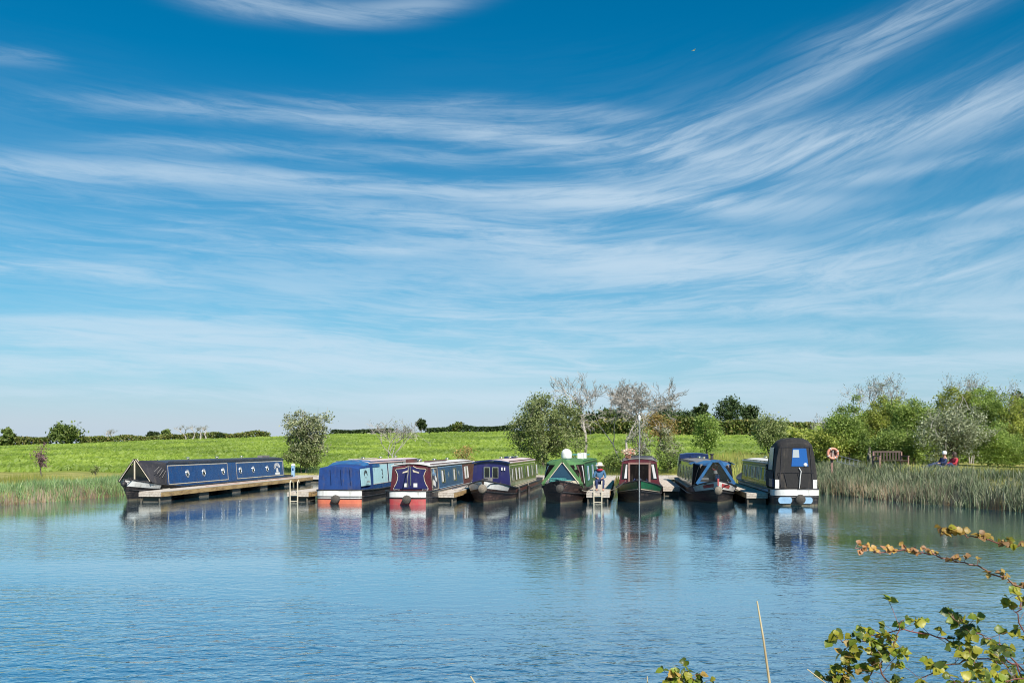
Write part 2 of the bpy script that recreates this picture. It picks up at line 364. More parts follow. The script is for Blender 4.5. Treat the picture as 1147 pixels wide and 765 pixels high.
def ground_mat():
    m, t = newmat('field_and_bank')
    g = t.n('ShaderNodeNewGeometry'); sp = t.n('ShaderNodeSeparateXYZ'); t.L.new(g.outputs['Position'], sp.inputs[0])
    P = g.outputs['Position']
    n1 = t.noise(P, .05, 4, .55); n2 = t.noise(P, .9, 5, .7)
    n3 = t.noise(t.xyz(t.m('MULTIPLY', sp.outputs[0], .25), sp.outputs[1], 0), .8, 4, .7)
    crop = t.mix(t.step(n2, .35, .68), (.11, .165, .014, 1), (.18, .245, .025, 1))
    crop = t.mix(t.m('MULTIPLY', t.step(n3, .45, .7), .5), crop, (.24, .28, .05, 1))
    crop = t.mix(t.m('MULTIPLY', t.step(n1, .35, .7), .4), crop, (.13, .19, .02, 1))
    bank = t.mix(t.step(n2, .35, .65), (.18, .19, .05, 1), (.34, .31, .1, 1))
    mud = t.mix(t.step(n2, .4, .6), (.11, .08, .04, 1), (.2, .15, .08, 1))
    col = t.mix(t.step(t.m('ADD', sp.outputs[1], t.m('MULTIPLY', n1, 6)), 73, 80), bank, crop)
    col = t.mix(t.step(sp.outputs[2], .4, .1), col, mud)
    b = t.n('ShaderNodeBsdfPrincipled'); b.inputs['Roughness'].default_value = .95; b.inputs['Specular IOR Level'].default_value = .1
    t.L.new(col, b.inputs['Base Color'])
    bp = t.n('ShaderNodeBump'); bp.inputs['Distance'].default_value = .12; t.L.new(n2, bp.inputs['Height']); t.L.new(bp.outputs[0], b.inputs['Normal'])
    finish(t, b.outputs[0]); return m
def water_mat():
    m, t = newmat('basin_water')
    g = t.n('ShaderNodeNewGeometry'); sp = t.n('ShaderNodeSeparateXYZ'); t.L.new(g.outputs['Position'], sp.inputs[0])
    X, Y = sp.outputs[0], sp.outputs[1]
    a = t.xyz(t.m('ADD', t.m('MULTIPLY', X, .62), t.m('MULTIPLY', Y, .12)), t.m('SUBTRACT', Y, t.m('MULTIPLY', X, .1)), 0)
    w1 = t.noise(a, 4.2, 3, .55, .5)
    w2 = t.noise(t.xyz(t.m('MULTIPLY', X, .8), Y, 3.0), 11, 2, .5, .2)
    w3 = t.noise(t.xyz(t.m('MULTIPLY', X, .5), Y, 8.0), .8, 2, .5)
    calm = t.noise(t.xyz(t.m('MULTIPLY', X, .35), Y, 5.0), .16, 3, .5)
    amp = t.m('ADD', t.m('MULTIPLY', t.step(calm, .36, .62), .95), .35)
    # the shelter of the boats and banks calms the far water
    hgt = t.m('ADD', t.m('ADD', t.m('MULTIPLY', w1, 1.0), t.m('MULTIPLY', w2, .26)), t.m('MULTIPLY', w3, .7))
    bp = t.n('ShaderNodeBump'); bp.inputs['Distance'].default_value = WATER_BUMP
    near = t.step(Y, 36, 9)       # the moored boats and the banks shelter the far water
    t.put(bp.inputs['Strength'], t.m('MULTIPLY', amp, t.m('ADD', t.m('MULTIPLY', near, .5), .36)))
    t.L.new(hgt, bp.inputs['Height'])
    df = t.n('ShaderNodeBsdfDiffuse'); df.inputs[0].default_value = (.012, .055, .085, 1)
    gl = t.n('ShaderNodeBsdfGlossy'); gl.inputs[0].default_value = (.89, .97, 1, 1); gl.inputs['Roughness'].default_value = .02
    fr = t.n('ShaderNodeFresnel'); fr.inputs[0].default_value = 1.33
    for nd in (df, gl, fr): t.L.new(bp.outputs[0], nd.inputs['Normal'])
    mx = t.n('ShaderNodeMixShader'); t.put(mx.inputs[0], t.m('ADD', t.m('MULTIPLY', fr.outputs[0], .4), .6))
    t.L.new(df.outputs[0], mx.inputs[1]); t.L.new(gl.outputs[0], mx.inputs[2]); finish(t, mx.outputs[0]); return m
WATER_BUMP = .021

# ------------------------------------------------------------------ land and water
BASIN = np.array([(-21.2, 40), (-19.6, 46.6), (-19.4, 55), (-18.6, 64), (-15, 69.6), (-5, 70.2), (6, 70.2), (13, 69.5), (16.6, 66), (16.6, 58), (16.3, 51), (17.2, 43.5), (19.1, 36), (20.8, 27), (22, 15), (20, 6.6), (10, 6.9), (0, 6.3), (-12, 6.6), (-24, 8), (-25.5, 20), (-23.5, 32)], float)
def basin_d(x, y):
    """distance to the water's edge, positive on land"""
    x = np.asarray(x, float); y = np.asarray(y, float); best = np.full(x.shape, 1e9); ins = np.zeros(x.shape, bool)
    n = len(BASIN)
    for i in range(n):
        a, b = BASIN[i], BASIN[(i+1) % n]; e = b-a
        t = np.clip(((x-a[0])*e[0]+(y-a[1])*e[1])/(e@e), 0, 1)
        best = np.minimum(best, np.hypot(x-a[0]-t*e[0], y-a[1]-t*e[1]))
        c = (a[1] > y) != (b[1] > y)
        with np.errstate(divide='ignore', invalid='ignore'):
            ins ^= c & (x < (b[0]-a[0])*(y-a[1])/(b[1]-a[1]+1e-12)+a[0])
    return np.where(ins, -best, best)
def sstep(v, a, b):
    t = np.clip((np.asarray(v, float)-a)/(b-a), 0, 1); return t*t*(3-2*t)
def ground(x, y):
    x = np.asarray(x, float); y = np.asarray(y, float)
    d = basin_d(x, y)
    right = sstep(x, 13, 16)*sstep(y, 20, 30)
    z = .5*sstep(d, -.3, 1.1) + right*.75*sstep(d, .6, 2.6) - .9*sstep(-d, .0, 1.6)
    z = z + .35*sstep(d, 2, 10)*sstep(-y, -8, -1)
    zc = np.interp(x, [-400, -138, -116, -90, -63, -46, 0, 60, 86, 400], [-1, 2.7, 3.3, 4.6, 5.3, 6.1, 6.7, 7.4, 8.4, 10])
    k = np.clip((y-73)/190, 0, 1)
    z = z + (zc-.6)*k*(1-.12*np.sin(k*math.pi)) - np.maximum(0, y-264)*.012
    z = z + (.08*np.sin(x*.35+1)*np.sin(y*.27) + .05*np.sin(x*.9+y*.6))*sstep(d, 1, 4)
    return z
def gz(x, y): return float(ground(np.array([x]), np.array([y]))[0])
def axis(lo, hi, step, far, grow):
    a = list(np.arange(lo, hi+1e-6, step)); s = step
    while a[-1] < far: s *= grow; a.append(a[-1]+s)
    s = step
    while a[0] > -far: s *= grow; a.insert(0, a[0]-s)
    return np.array(a)
gx = axis(-30, 30, .5, 1600, 1.1); gy = axis(2, 76, .5, 1600, 1.06)
GX, GY = np.meshgrid(gx, gy); GZ = ground(GX, GY)
nx, ny = len(gx), len(gy)
idx = np.arange(nx*ny).reshape(ny, nx)
gf = np.stack([idx[:-1, :-1], idx[:-1, 1:], idx[1:, 1:], idx[1:, :-1]], -1).reshape(-1, 4)
tag(link('ground', np_mesh('ground', np.stack([GX, GY, GZ], -1).reshape(-1, 3), gf, ground_mat(), True)), kind='structure')
wv = [(-30, 3, 0), (26, 3, 0), (26, 74, 0), (-30, 74, 0)]
tag(link('water', np_mesh('water', wv, [(0, 1, 2, 3)], water_mat())), kind='structure')

# ------------------------------------------------------------------ narrowboats
BOATS = 'narrowboats moored at the pontoons'
class Boat:
    B = 1.04
    def __init__(s, label, px, py, near, head, L, hull='hull', p=5, r=.45, B=1.04, zm=.52):
        s.B = B; s.zm = zm; s.near, s.L = near, L
        q = at(px, py); d = Vector((head, 1, 0)).normalized()
        if near == 'stern': s.o = q; s.dir = d
        else: s.o = q+d*L; s.dir = -d
        s.perp = Vector((-s.dir.y, s.dir.x, 0))
        s.root = empty('narrowboat', s.o, math.atan2(s.dir.y, s.dir.x), label=label, cat='narrowboat', group=BOATS)
        s.cam_right = 1 if near == 'bow' else -1          # local side that faces the right of the picture
        st = []
        for i in range(11):
            th = i/10*math.pi/2; st.append((r*(1-math.cos(th)**(2/p)), math.sin(th)**(2/p)))
        xs = [a for a, b in st]; kb = [b for a, b in st]
        for x in list(np.linspace(r, L-4.6, 10)[1:])+list(np.linspace(L-4.5, L, 20)):
            xs.append(float(x)); kb.append(1.0)
        s.xs = np.array(xs); bow = np.clip((s.xs-(L-4.5))/4.5, 0, 1); tg = np.clip((s.xs-(L-3.1))/3.1, 0, 1)
        s.bg = s.B*np.array(kb)*(1-tg**2.3)**.85
        s.bw = s.B*.985*np.array(kb)*(1-bow**1.8)
        s.bow = bow
        s.zg = zm+.46*bow**2+.06*np.clip(1-s.xs/2.5, 0, 1)
        s.hull(M[hull])
    def P(s, u, side, f, off=0):
        """hull point: u station index (fraction allowed), f 0 at the waterline to 1 at the gunwale"""
        u = min(max(u, 0), len(s.xs)-1); i = np.arange(len(s.xs)); g = lambda a, v=u: float(np.interp(v, i, a))
        def base(v):
            bw, bg, x = g(s.bw, v), g(s.bg, v), g(s.xs, v)
            return Vector((x-.3*g(s.bow, v)**3*(1-f), side*(bw+(bg-bw)*f), f*g(s.zg, v)))
        p = base(u)
        if off:
            a, b = base(max(u-.4, 0)), base(min(u+.4, len(s.xs)-1)); t = b-a
            n = Vector((-t.y, t.x, 0))*side
            if u < .3: n = Vector((-1, 0, 0))
            if n.length > 1e-6: p = p+n.normalized()*off
        return p
    def U(s, x): return float(np.interp(x, s.xs, np.arange(len(s.xs))))
    def hull(s, mat):
        m = MB(); rings = []
        fr = [-.55, 0, .4, .75, 1]
        for i in range(len(s.xs)):
            rings.append([s.P(i, 1, f) for f in fr]+[s.P(i, -1, f) for f in fr[::-1]])
        m.loft(rings, False, False)
        s.hull_o = m.build('hull', mat, s.root, True)
        m = MB(); rings = []
        for i in range(len(s.xs)):
            y = max(0, s.bg[i]-.02); z = s.zg[i]-.03
            rings.append([(s.xs[i]+(.02 if i < 3 else 0), y, z), (s.xs[i]+(.02 if i < 3 else 0), -y, z)])
        m.loft(rings, False, False); s.deck = m.build('deck', M['roof_grey'], s.root)
        for sd in (1, -1):
            us = np.linspace(0, len(s.xs)-1, 60)
            MB().tube([s.P(u, sd, 1, .01) for u in us], .032, 5).build('gunwale', M['strake'], s.root, True)
            us = np.linspace(0, len(s.xs)-1.5, 50)
            MB().tube([s.P(u, sd, .52, .012) for u in us], .026, 5).build('rubbing_strake', M['strake'], s.hull_o, True)
    def band(s, name, x0, x1, f0, f1, mat, off=.012, sides=(1, -1), n=14, parent=None):
        for sd in sides:
            u0, u1 = s.U(x0), s.U(x1); m = MB()
            rings = [[s.P(u, sd, f0, off), s.P(u, sd, f1, off), s.P(u, sd, f1, off*.2), s.P(u, sd, f0, off*.2)] for u in np.linspace(u0, u1, n)]
            m.loft(rings); m.build(name, mat, parent or s.hull_o, True)
    def stern_band(s, name, yf, f0, f1, mat, off=.012):
        """paint across the stern out to the fraction yf of the half beam"""
        u1 = float(np.interp(yf, s.bg[:11]/s.B, np.arange(11))); us = np.linspace(u1, 0, 14); m = MB()
        seq = [(u, 1) for u in us]+[(u, -1) for u in us[::-1][1:]]
        m.loft([[s.P(u, sd, f0, off), s.P(u, sd, f1, off), s.P(u, sd, f1, off*.2), s.P(u, sd, f0, off*.2)] for u, sd in seq])
        return m.build(name, mat, s.hull_o, True)
    # --- cabin
    def wall(s, x, t, side, off=0):
        return Vector((x, side*(s.yb+(s.yt-s.yb)*t+off), s.zb+(s.zr-s.zb)*t))
    def cabin(s, x0, x1, mat, roof, zr=1.66, yb=.9, yt=.8, crown=.11, over=.05, rail=None, front=None):
        s.x0, s.x1, s.zb, s.zr, s.yb, s.yt, s.crown = x0, x1, s.zm-.05, zr, yb, yt, crown
        ring = lambda x: [s.wall(x, 0, 1), s.wall(x, 1, 1), (x, 0, zr+crown*.8), s.wall(x, 1, -1), s.wall(x, 0, -1)]
        s.cab = MB().loft([ring(x0), ring(x1)]).build('cabin', mat, s.root)
        m = MB(); n = 10; rings = []
        for x in (x0-over, x1+over):
            up = [(x, -(yt+.045)+2*(yt+.045)*k/n, zr+.012+crown*math.sin(math.pi*k/n)**.8) for k in range(n+1)]
            rings.append([(a, b, c+.04) for a, b, c in up]+up[::-1])
        s.roof = m.loft(rings).build('roof', roof, s.root, True)
        for sd in (1, -1):
            m = MB(); y = sd*(yt-.02); z = zr+.085+crown*.15
            m.bar((x0+.3, y, z), (x1-.3, y, z), .03, .035)
            for x in np.linspace(x0+.4, x1-.4, 8): m.box((x, y, z-.03), (.05, .025, .07))
            m.build('handrail', rail or roof, s.root)
    def roofz(s, y): return s.zr+.052+s.crown*max(0, math.cos(y/s.yt*math.pi/2))**.8
    def plate(s, name, x0, x1, t0, t1, side, mat, off=.004, th=.008, parent=None):
        q = [s.wall(x0, t0, side, off), s.wall(x1, t0, side, off), s.wall(x1, t1, side, off), s.wall(x0, t1, side, off)]
        return MB().slab(q, (0, side, .09), th).build(name, mat, parent or s.root)
    def frame(s, name, x0, x1, t0, t1, side, mat, w=.035, off=.014, th=.008, parent=None):
        m = MB(); tw = w/(s.zr-s.zb)
        for a, b, c, d in ((x0, x1, t0, t0+tw), (x0, x1, t1-tw, t1), (x0, x0+w, t0+tw, t1-tw), (x1-w, x1, t0+tw, t1-tw)):
            m.slab([s.wall(a, c, side, off), s.wall(b, c, side, off), s.wall(b, d, side, off), s.wall(a, d, side, off)], (0, side, .09), th)
        return m.build(name, mat, parent or s.root)
    def panel(s, x0, x1, t0, t1, side, mat, line, w=.03):
        p = s.plate('side_panel', x0, x1, t0, t1, side, mat)
        s.frame('coach_line', x0-.02, x1+.02, t0-.02, t1+.02, side, line, w, .0135, .005, p)
        return p
    def window(s, x0, x1, t0, t1, side, fmat, curtain_or_glint=None):
        f = s.frame('window', x0, x1, t0, t1, side, fmat, .04, .012, .022)
        g = s.plate('glass_pane', x0+.035, x1-.035, t0+.04, t1-.04, side, M['glass'], .013, .009, f)
        if curtain_or_glint:
            for a, b in curtain_or_glint:
                s.plate('curtain_or_glint', x0+.04+(x1-x0-.08)*a, x0+.04+(x1-x0-.08)*b, t0+.05, t1-.05, side, M['curtain_or_glint'], .0225, .003, f)
        return f
    def porthole(s, x, t, r, side, mat):
        c = s.wall(x, t, side, .014); Mx = Vector((0, side, .09)).normalized().to_track_quat('Z', 'X').to_matrix()
        o = MB().torus(c, r, .034, Mx, 24, 8).build('porthole', mat, s.root, True)
        MB().lathe([(r*.98, 0), (r*.98, .012), (r*.5, .016)], c, 24, Mx).build('glass_pane', M['glass'], o)
        m = MB()   # bright reflection on the porthole glass, drawn as a pale shape
        m.add([c+Mx @ Vector((r*.86*math.cos(a), r*.86*math.sin(a), .019)) for a in np.linspace(-1.9, .9, 12)], [tuple(range(12))])
        m.build('curtain_or_glint', M['curtain_or_glint'], o)
        return o
    def xat(s, px, side):
        """where along the cabin side the photograph's column px falls"""
        lo, hi = -3, s.L+3
        def col(x):
            w = s.o+s.dir*x+s.perp*(side*.86); return CX+w.x/w.y*F
        inc = col(hi) > col(lo)
        for _ in range(50):
            mid = (lo+hi)/2
            if (col(mid) < px) == inc: lo = mid
            else: hi = mid
        return lo
    def doors(s, x, dirn, w, h, mat, win=None, trim=None, z0=.66):
        """a pair of doors in a bulkhead at x; dirn +1 faces the bow"""
        out = []
        for sd in (1, -1):
            d = MB().box((x+dirn*.02, sd*(w/4+.004), z0+h/2), (.03, w/2-.012, h)).build('door', mat, s.root)
            if win:
                wz0, wz1 = win
                f = MB().box((x+dirn*.037, sd*(w/4+.004), (wz0+wz1)/2), (.012, w/2-.1, wz1-wz0)).build('window', trim or M['brass'], d)
                MB().box((x+dirn*.046, sd*(w/4+.004), (wz0+wz1)/2), (.01, w/2-.16, wz1-wz0-.06)).build('glass_pane', M['glass'], f)
            out.append(d)
        return out
    def vent(s, x, y=0):
        z = s.roofz(y); MB().lathe([(.05, z-.03), (.05, z+.06), (.11, z+.065), (.1, z+.1), (.03, z+.125)], (x, y, 0), 12).build('mushroom_vent', M['brass'], s.roof, True)
    def bow_fender(s, mat, size=.2, z=.62):
        x = s.L+.02
        o = MB().lathe([(size*.35, -.16), (size*.9, -.1), (size, 0), (size*.85, .1), (size*.3, .16)], (x, 0, z), 14, Matrix.Rotation(R(90), 3, 'Y')).build('bow_fender', mat, s.root, True)
        for sd in (1, -1):
            MB().tube([(x-.02, sd*.12, z+.05), (x-.35, sd*.3, z+.2), s.P(s.U(s.L-.75), sd, .98, .03)], .014, 5).build('fender_chain', M['strake'], o)
        return o
    def stern_fender(s, mat, y=0, size=.2, z=.25):
        return MB().lathe([(size*.4, -.18), (size, -.12), (size*1.08, 0), (size, .12), (size*.4, .18)], (-.16, y, z), 14, Matrix.Rotation(R(90), 3, 'Y')).build('stern_fender', mat, s.root, True)
    def tstud(s, x):
        z = float(np.interp(x, s.xs, s.zg))
        m = MB(); m.lathe([(.035, z-.05), (.035, z+.15)], (x, 0, 0), 8); m.bar((x, -.13, z+.15), (x, .13, z+.15), .05, .05)
        m.build('mooring_stud', M['strake'], s.root)
    def gz(s, x): return float(np.interp(x, s.xs, s.zg))
    def cratch(s, xf, top, half, mat, xb=None, ztop_b=None, sag=.0, full=.8):
        """canvas from a front A-board at xf back to the cabin front"""
        xb = xb or s.x1+.06; zb = s.gz(xf)+.02; m = MB(); rings = []
        zt = ztop_b or s.zr+s.crown+.07
        for k in np.linspace(0, 1, 9):
            x = xf+(xb-xf)*k
            a = [(half, zb), (half*.62, zb+(top-zb)*.42), (half*.22, zb+(top-zb)*.86), (.05, top)]
            b = [(s.yb+.03, s.zb+.08), (s.yt+.08, s.zr*.62+.3), (s.yt+.06, s.zr+.02), (s.yt*.45, zt-.02)]
            e = k**full; dip = -sag*math.sin(math.pi*k)
            h = [(p[0]+(q[0]-p[0])*e, p[1]+(q[1]-p[1])*e+dip*(j/3)) for j, (p, q) in enumerate(zip(a, b))]
            rings.append([(x, y, z) for y, z in h]+[(x, -y, z) for y, z in h[::-1]])
        m.loft(rings, False, False); s.rings = rings
        return m.build('cratch_cover', mat, s.root, True)
    def cratch_panel(s, name, i0, i1, j0, j1, mat, side, off=.02, parent=None, inset=.08):
        """a window let into the cratch cover's side between canvas stations i0..i1 and rows j0..j1"""
        def g(i, j):
            i = min(max(i, 0), 8); j = min(max(j, 0), 3); a, b = int(min(math.floor(i), 7)), int(min(math.floor(j), 2)); fi, fj = i-a, j-b
            p = lambda u, v: Vector(s.rings[u][v])
            q = (p(a, b)*(1-fi)+p(a+1, b)*fi)*(1-fj)+(p(a, b+1)*(1-fi)+p(a+1, b+1)*fi)*fj
            q = q+Vector((.03, off, .006)); q.y *= side; return q
        m = MB(); n = 6
        V = [[g(i0+(i1-i0)*a/n, j0+(j1-j0)*b/4) for b in range(5)] for a in range(n+1)]
        m.loft(V, False, False)
        return m.build(name, mat, parent or s.root, True)
    def aframe(s, xf, top, half, mat, w=.09, zb=None, front=.02):
        zb = zb or s.gz(xf)+.03; m = MB()
        for sd in (1, -1): m.bar((xf+front, sd*half, zb), (xf+front, sd*.03, top+.02), .05, w)
        m.bar((xf+front, -half, zb+.02), (xf+front, half, zb+.02), .05, .07)
        return m.build('cratch_frame', mat, s.root)
    def rope_line(s, pts, label, mat=None, r=.012):
        """mooring rope in world space: its own thing"""
        P = []
        for a, b in zip(pts[:-1], pts[1:]):
            a, b = Vector(a), Vector(b)
            for k in range(8):
                q = a.lerp(b, k/8); q.z -= .12*math.sin(math.pi*k/8)*(a-b).length*.25; P.append(q)
        P.append(Vector(pts[-1]))
        MB().tube(P, r, 5).build('mooring_rope', mat or M['rope'], None, True, label=label, cat='rope', group='mooring ropes')
    def W(s, x, y, z): return s.o+s.dir*x+s.perp*y+Vector((0, 0, z))

def arc_letters(o_pt, ux, uz, nrm, rad, a0, a1, n, h, w, mat, name, parent, seed=1):
    """painted marks in an arc, too small to read in the photograph"""
    rnd = random.Random(seed); m = MB(); ux, uz, nrm = Vector(ux), Vector(uz), Vector(nrm)
    for i in range(n):
        a = a0+(a1-a0)*(i+.5)/n; c = Vector(o_pt)+ux*(rad*math.sin(a))+uz*(rad*math.cos(a))
        tx, tz = ux*math.cos(a)-uz*math.sin(a), ux*math.sin(a)+uz*math.cos(a)
        def st(x0, z0, x1, z1):
            q = [c+tx*x+tz*z for x, z in ((x0, z0), (x1, z0), (x1, z1), (x0, z1))]; m.slab(q, nrm, .004)
        k = w*.28
        st(-w/2, -h/2, -w/2+k, h/2)
        if rnd.random() < .75: st(w/2-k, -h/2, w/2, h/2)
        z = rnd.choice((-h/2, -.1*h, h/2-k)); st(-w/2+k, z, w/2-k, z+k)
        if rnd.random() < .4: st(-w/2+k, h/2-k*1.05, w/2-k, h/2-.05*k)
    return m.build(name, mat, parent)

# --- 1: long royal blue boat by the left bank
b = Boat('long royal blue narrowboat with black bow canopy, six portholes, beside the leftmost pontoon', 139, 561, 'bow', .1, 20.4)
sd = b.cam_right
xf = b.xat(187, sd); xe = b.xat(318, sd)
b.cabin(xe, xf, M['blue'], M['roof_dark'], 1.62)
pa, pb, pc, pd = b.xat(188, sd), b.xat(255, sd), b.xat(265, sd), b.xat(317.4, sd)
for S_ in (1, -1):
    b.panel(pb, pa-.05, .16, .92, S_, M['blue'], M['cream'], .035); b.panel(pd+.1, pc, .16, .92, S_, M['blue'], M['cream'], .035)
for px in (210, 228.4, 250, 269.3, 283.7, 299.3):
    b.porthole(b.xat(px, sd), .56, .17, sd, M['chrome'])
xm = (b.xat(304, sd)+b.xat(316.5, sd))/2
c0 = b.wall(xm, .5, sd, .02)
ux = Vector((-sd, 0, 0)) if sd > 0 else Vector((1, 0, 0)); uz = Vector((0, -sd*.09, 1)).normalized(); nr = Vector((0, sd, .09)).normalized()
ux = Vector((-1, 0, 0))
arc_letters(c0-uz*.32, ux, uz, nr, .62, -.95, .95, 7, .22, .15, M['white'], 'lettering', b.root, 4)
m = MB()
m.slab([c0+ux*x+uz*z for x, z in ((-.42, -.34), (.42, -.34), (.42, -.22), (-.42, -.22))], nr, .004)
m.slab([c0+ux*x+uz*z for x, z in ((-.2, -.2), (.2, -.2), (.12, .06), (-.12, .06))], nr, .004)
m.build('painted_emblem', M['white'], b.root)
b.band('bow_panel', b.L-1.75, b.L-.02, .68, .97, M['white'], .016)
b.cratch(b.L-1.0, 1.84, .78, M['canvas_black'], sag=.05)
b.aframe(b.L-1.0, 1.84, .78, M['canvas_black'], .07)
m = MB(); xq = b.L-.985; z0 = b.gz(b.L-1)+.05
for sg in (1, -1):
    o = MB().add([(xq, sg*.05, z0+.04), (xq, sg*.66, z0+.04), (xq, sg*.05, 1.7)], [(0, 1, 2)]).build('cratch_window', M['glass'], b.root)
    MB().tube([(xq+.03, sg*.74, z0), (xq+.03, sg*.04, 1.84)], .018, 5).build('piping', M['cream'], b.root)
MB().bar((xq+.02, 0, z0), (xq+.02, 0, 1.78), .05, .05).build('window_bar', M['cream'], b.root)
MB().tube([(xq-.1, .74*sd, z0+.02), (xq-.1, .06*sd, 1.86)], .016, 5).build('piping', M['cream'], b.root)
for k in range(4):      # folds strapped into the slack canvas
    x = b.x1+.2+.22*k; MB().tube([(x+.3, sd*(.86-.02*k), .98+.1*k), (x, sd*.9, 1.3+.07*k)], .011, 5).build('strap', M['roof_grey'], b.root)
for k, x in enumerate((b.x0+2, b.x0+5, b.x0+8.6, b.x0+12.3)): b.vent(x, 0)
MB().box((b.x0+1.6, .1, b.roofz(0)+.06), (1.3, .3, .12)).build('roof_box', M['roof_grey'], b.roof)
b.band('waterline_stripe', .5, b.L-3, .9, .97, M['navy'], .014)
b.bow_fender(M['strake'], .12, .76); b.tstud(b.L-.6)
MB().tube([(.2, 0, .7), (.2, 0, 1.15), (.55, 0, 1.3), (1.5, 0, 1.25)], .022, 6).build('tiller', M['brass'], b.root, True)

# --- 2: blue canopied stern, pale blue side panels
b = Boat('narrowboat with blue canvas stern cover and pale blue lettered side panels', 379.5, 564, 'stern', .1, 17.5, p=4.5, r=.5)
sd = b.cam_right
b.cabin(2.0, 14.2, M['navy'], M['roof_pink'], 1.66, rail=M['blue'])
b.stern_band('transom_stripe', .93, .4, .95, M['white'], .016); b.stern_band('transom_stripe', .93, -.02, .3, M['coral'], .015)
def hood(b, xs, mat, zt, yb=.92, yt=.84, z0=None, crown=.1, name='stern_cover', slope=0):
    m = MB(); rings = []
    for k, x in enumerate(xs):
        z0_ = (z0 or b.gz(.5)); q = zt[k]
        rings.append([(x, yb, z0_), (x, (yb+yt)/2+.015, z0_+(q-z0_)*.5), (x, yt, q), (x, yt*.55, q+crown*.75), (x, 0, q+crown), (x, -yt*.55, q+crown*.75), (x, -yt, q), (x, -(yb+yt)/2-.015, z0_+(q-z0_)*.5), (x, -yb, z0_)])
    m.loft(rings, False, False)
    n = 9; m.f.append(tuple(range(n))[::-1]); m.f.append(tuple(range((len(rings)-1)*n, len(rings)*n)))
    return m.build(name, mat, b.root, True)
h = hood(b, (.06, .12, .9, 1.7, 2.4), M['bright_blue'], (1.48, 1.52, 1.55, 1.6, 1.68), yt=.86, crown=.1)
hood(b, (1.2, 1.9, 2.9, 3.9), M['teal_blue'], (1.6, 1.72, 1.74, 1.7), yb=.84, yt=.8, z0=1.5, crown=.1, name='roof_cover')
for y in (-.5, -.1, .35): MB().tube([(.045, y, .8), (.04, y+.04, 1.45)], .012, 5).build('seam', M['navy'], h)
q = lambda x, z, o=0: (x, sd*(.93-.07*(z-.74)/.8+.02+o), z)
pn = MB().slab([q(.12, .74), q(1.75, .74), q(1.75, 1.5), q(.12, 1.47)], (0, sd, .09), .02).build('sign_panel', M['pale_blue'], b.root)
nr = Vector((0, sd, .09)).normalized(); uz = Vector((0, -sd*.09, 1)).normalized(); ux = Vector((1, 0, 0))
arc_letters(Vector(q(.95, 1.02, .026)), ux, uz, nr, .33, -1.0, 1.0, 6, .13, .1, M['strake'], 'lettering', pn, 7)
arc_letters(Vector(q(.95, .96, .026)), ux, uz, nr, .14, -.5, .5, 2, .07, .07, M['roof_grey'], 'lettering', pn, 3)
arc_letters(Vector(q(.95, -.1, .116)), ux, uz, nr, 1.03, -.3, .3, 7, .075, .06, M['roof_grey'], 'lettering', pn, 5)
p1 = b.panel(2.1, 5.4, .24, .95, sd, M['pale_blue'], M['white'], .02)
for i, x in enumerate((5.7, 9.1)): b.panel(x, x+3.1, .24, .95, sd, M['pale_blue'], M['white'], .02)
def glyph(txt, size, loc, xdir, zdir, mat, name, parent):
    cu = bpy.data.curves.new(name, 'FONT'); cu.body = txt; cu.size = size; cu.extrude = .003; cu.align_x = 'CENTER'
    o = bpy.data.objects.new(name, cu); me = bpy.data.meshes.new_from_object(o); bpy.data.objects.remove(o)
    xd, zd = Vector(xdir), Vector(zdir); n = xd.cross(zd)
    mt = Matrix((xd, zd, n)).transposed().to_4x4(); mt.translation = Vector(loc); me.transform(mt)
    me.materials.clear(); me.materials.append(mat)
    return link(name, me, parent)
glyph('3', .62, b.wall(4.35, .42, sd, .022), ux, uz, M['strake'], 'painted_figure', p1)
b.plate('cabin_stripe', 2.05, 14.1, .05, .2, sd, M['blue'])
b.stern_fender(M['rope_fender'], .1, .17, .2)
for x in (4.5, 8, 11.5): b.vent(x, .1)
m = MB(); m.bar((3, .3, b.roofz(.3)+.05), (8, .35, b.roofz(.3)+.05), .2, .035); m.build('gang_plank', M['wood_top'], b.roof)

# --- 3: red and white stern, maroon back with indigo doors
b = Boat('narrowboat with red and white stern, maroon back and indigo scalloped doors', 456, 565.5, 'stern', .11, 17.0, p=3, r=.8)
sd = b.cam_right
b.cabin(.75, 13.5, M['maroon'], M['roof_white'], 1.58, rail=M['brown'])
b.stern_band('transom_stripe', .74, .5, .94, M['white'], .016); b.stern_band('transom_stripe', .74, -.02, .42, M['red'], .015)
xb_ = .75
prof = [(.26, 1.52), (.4, 1.5), (.62, 1.49), (.66, 1.44), (.6, 1.32), (.56, 1.2), (.58, 1.02), (.64, .86), (.72, .72)]
for s2 in (1, -1):
    poly = [(xb_-.01, s2*.006, 1.6), (xb_-.01, s2*.1, 1.58)]+[(xb_-.01, s2*y, z) for y, z in prof]+[(xb_-.01, s2*.72, .64), (xb_-.01, s2*.006, .64)]
    d = MB().slab(poly, (-1, 0, 0), .022).build('door', M['purple'], b.root)
    MB().tube([(xb_-.035, s2*.1, 1.6)]+[(xb_-.035, s2*y, z) for y, z in prof], .014, 5).build('painted_scallop', M['cream'], d)
    MB().slab([(xb_-.034, s2*y, z) for y, z in ((.08, 1.46), (.2, 1.4), (.34, 1.36), (.36, 1.3), (.24, 1.33), (.1, 1.36))], (-1, 0, 0), .006).build('painted_scroll', M['cream'], d)
    MB().box((xb_-.038, s2*.2, .8), (.012, .16, .16)).build('notice_plate', M['white'], d)
    arc_letters(Vector((xb_-.012, s2*.62, .29)), (0, -1, 0), (0, 0, 1), (-1, 0, 0), .36, -.35, .35, 4, .09, .065, M['white'], 'lettering', b.cab, 11+s2)
MB().bar((xb_-.04, 0, .78), (xb_-.04, 0, 1.6), .02, .02).build('door_post', M['brass'], b.root)
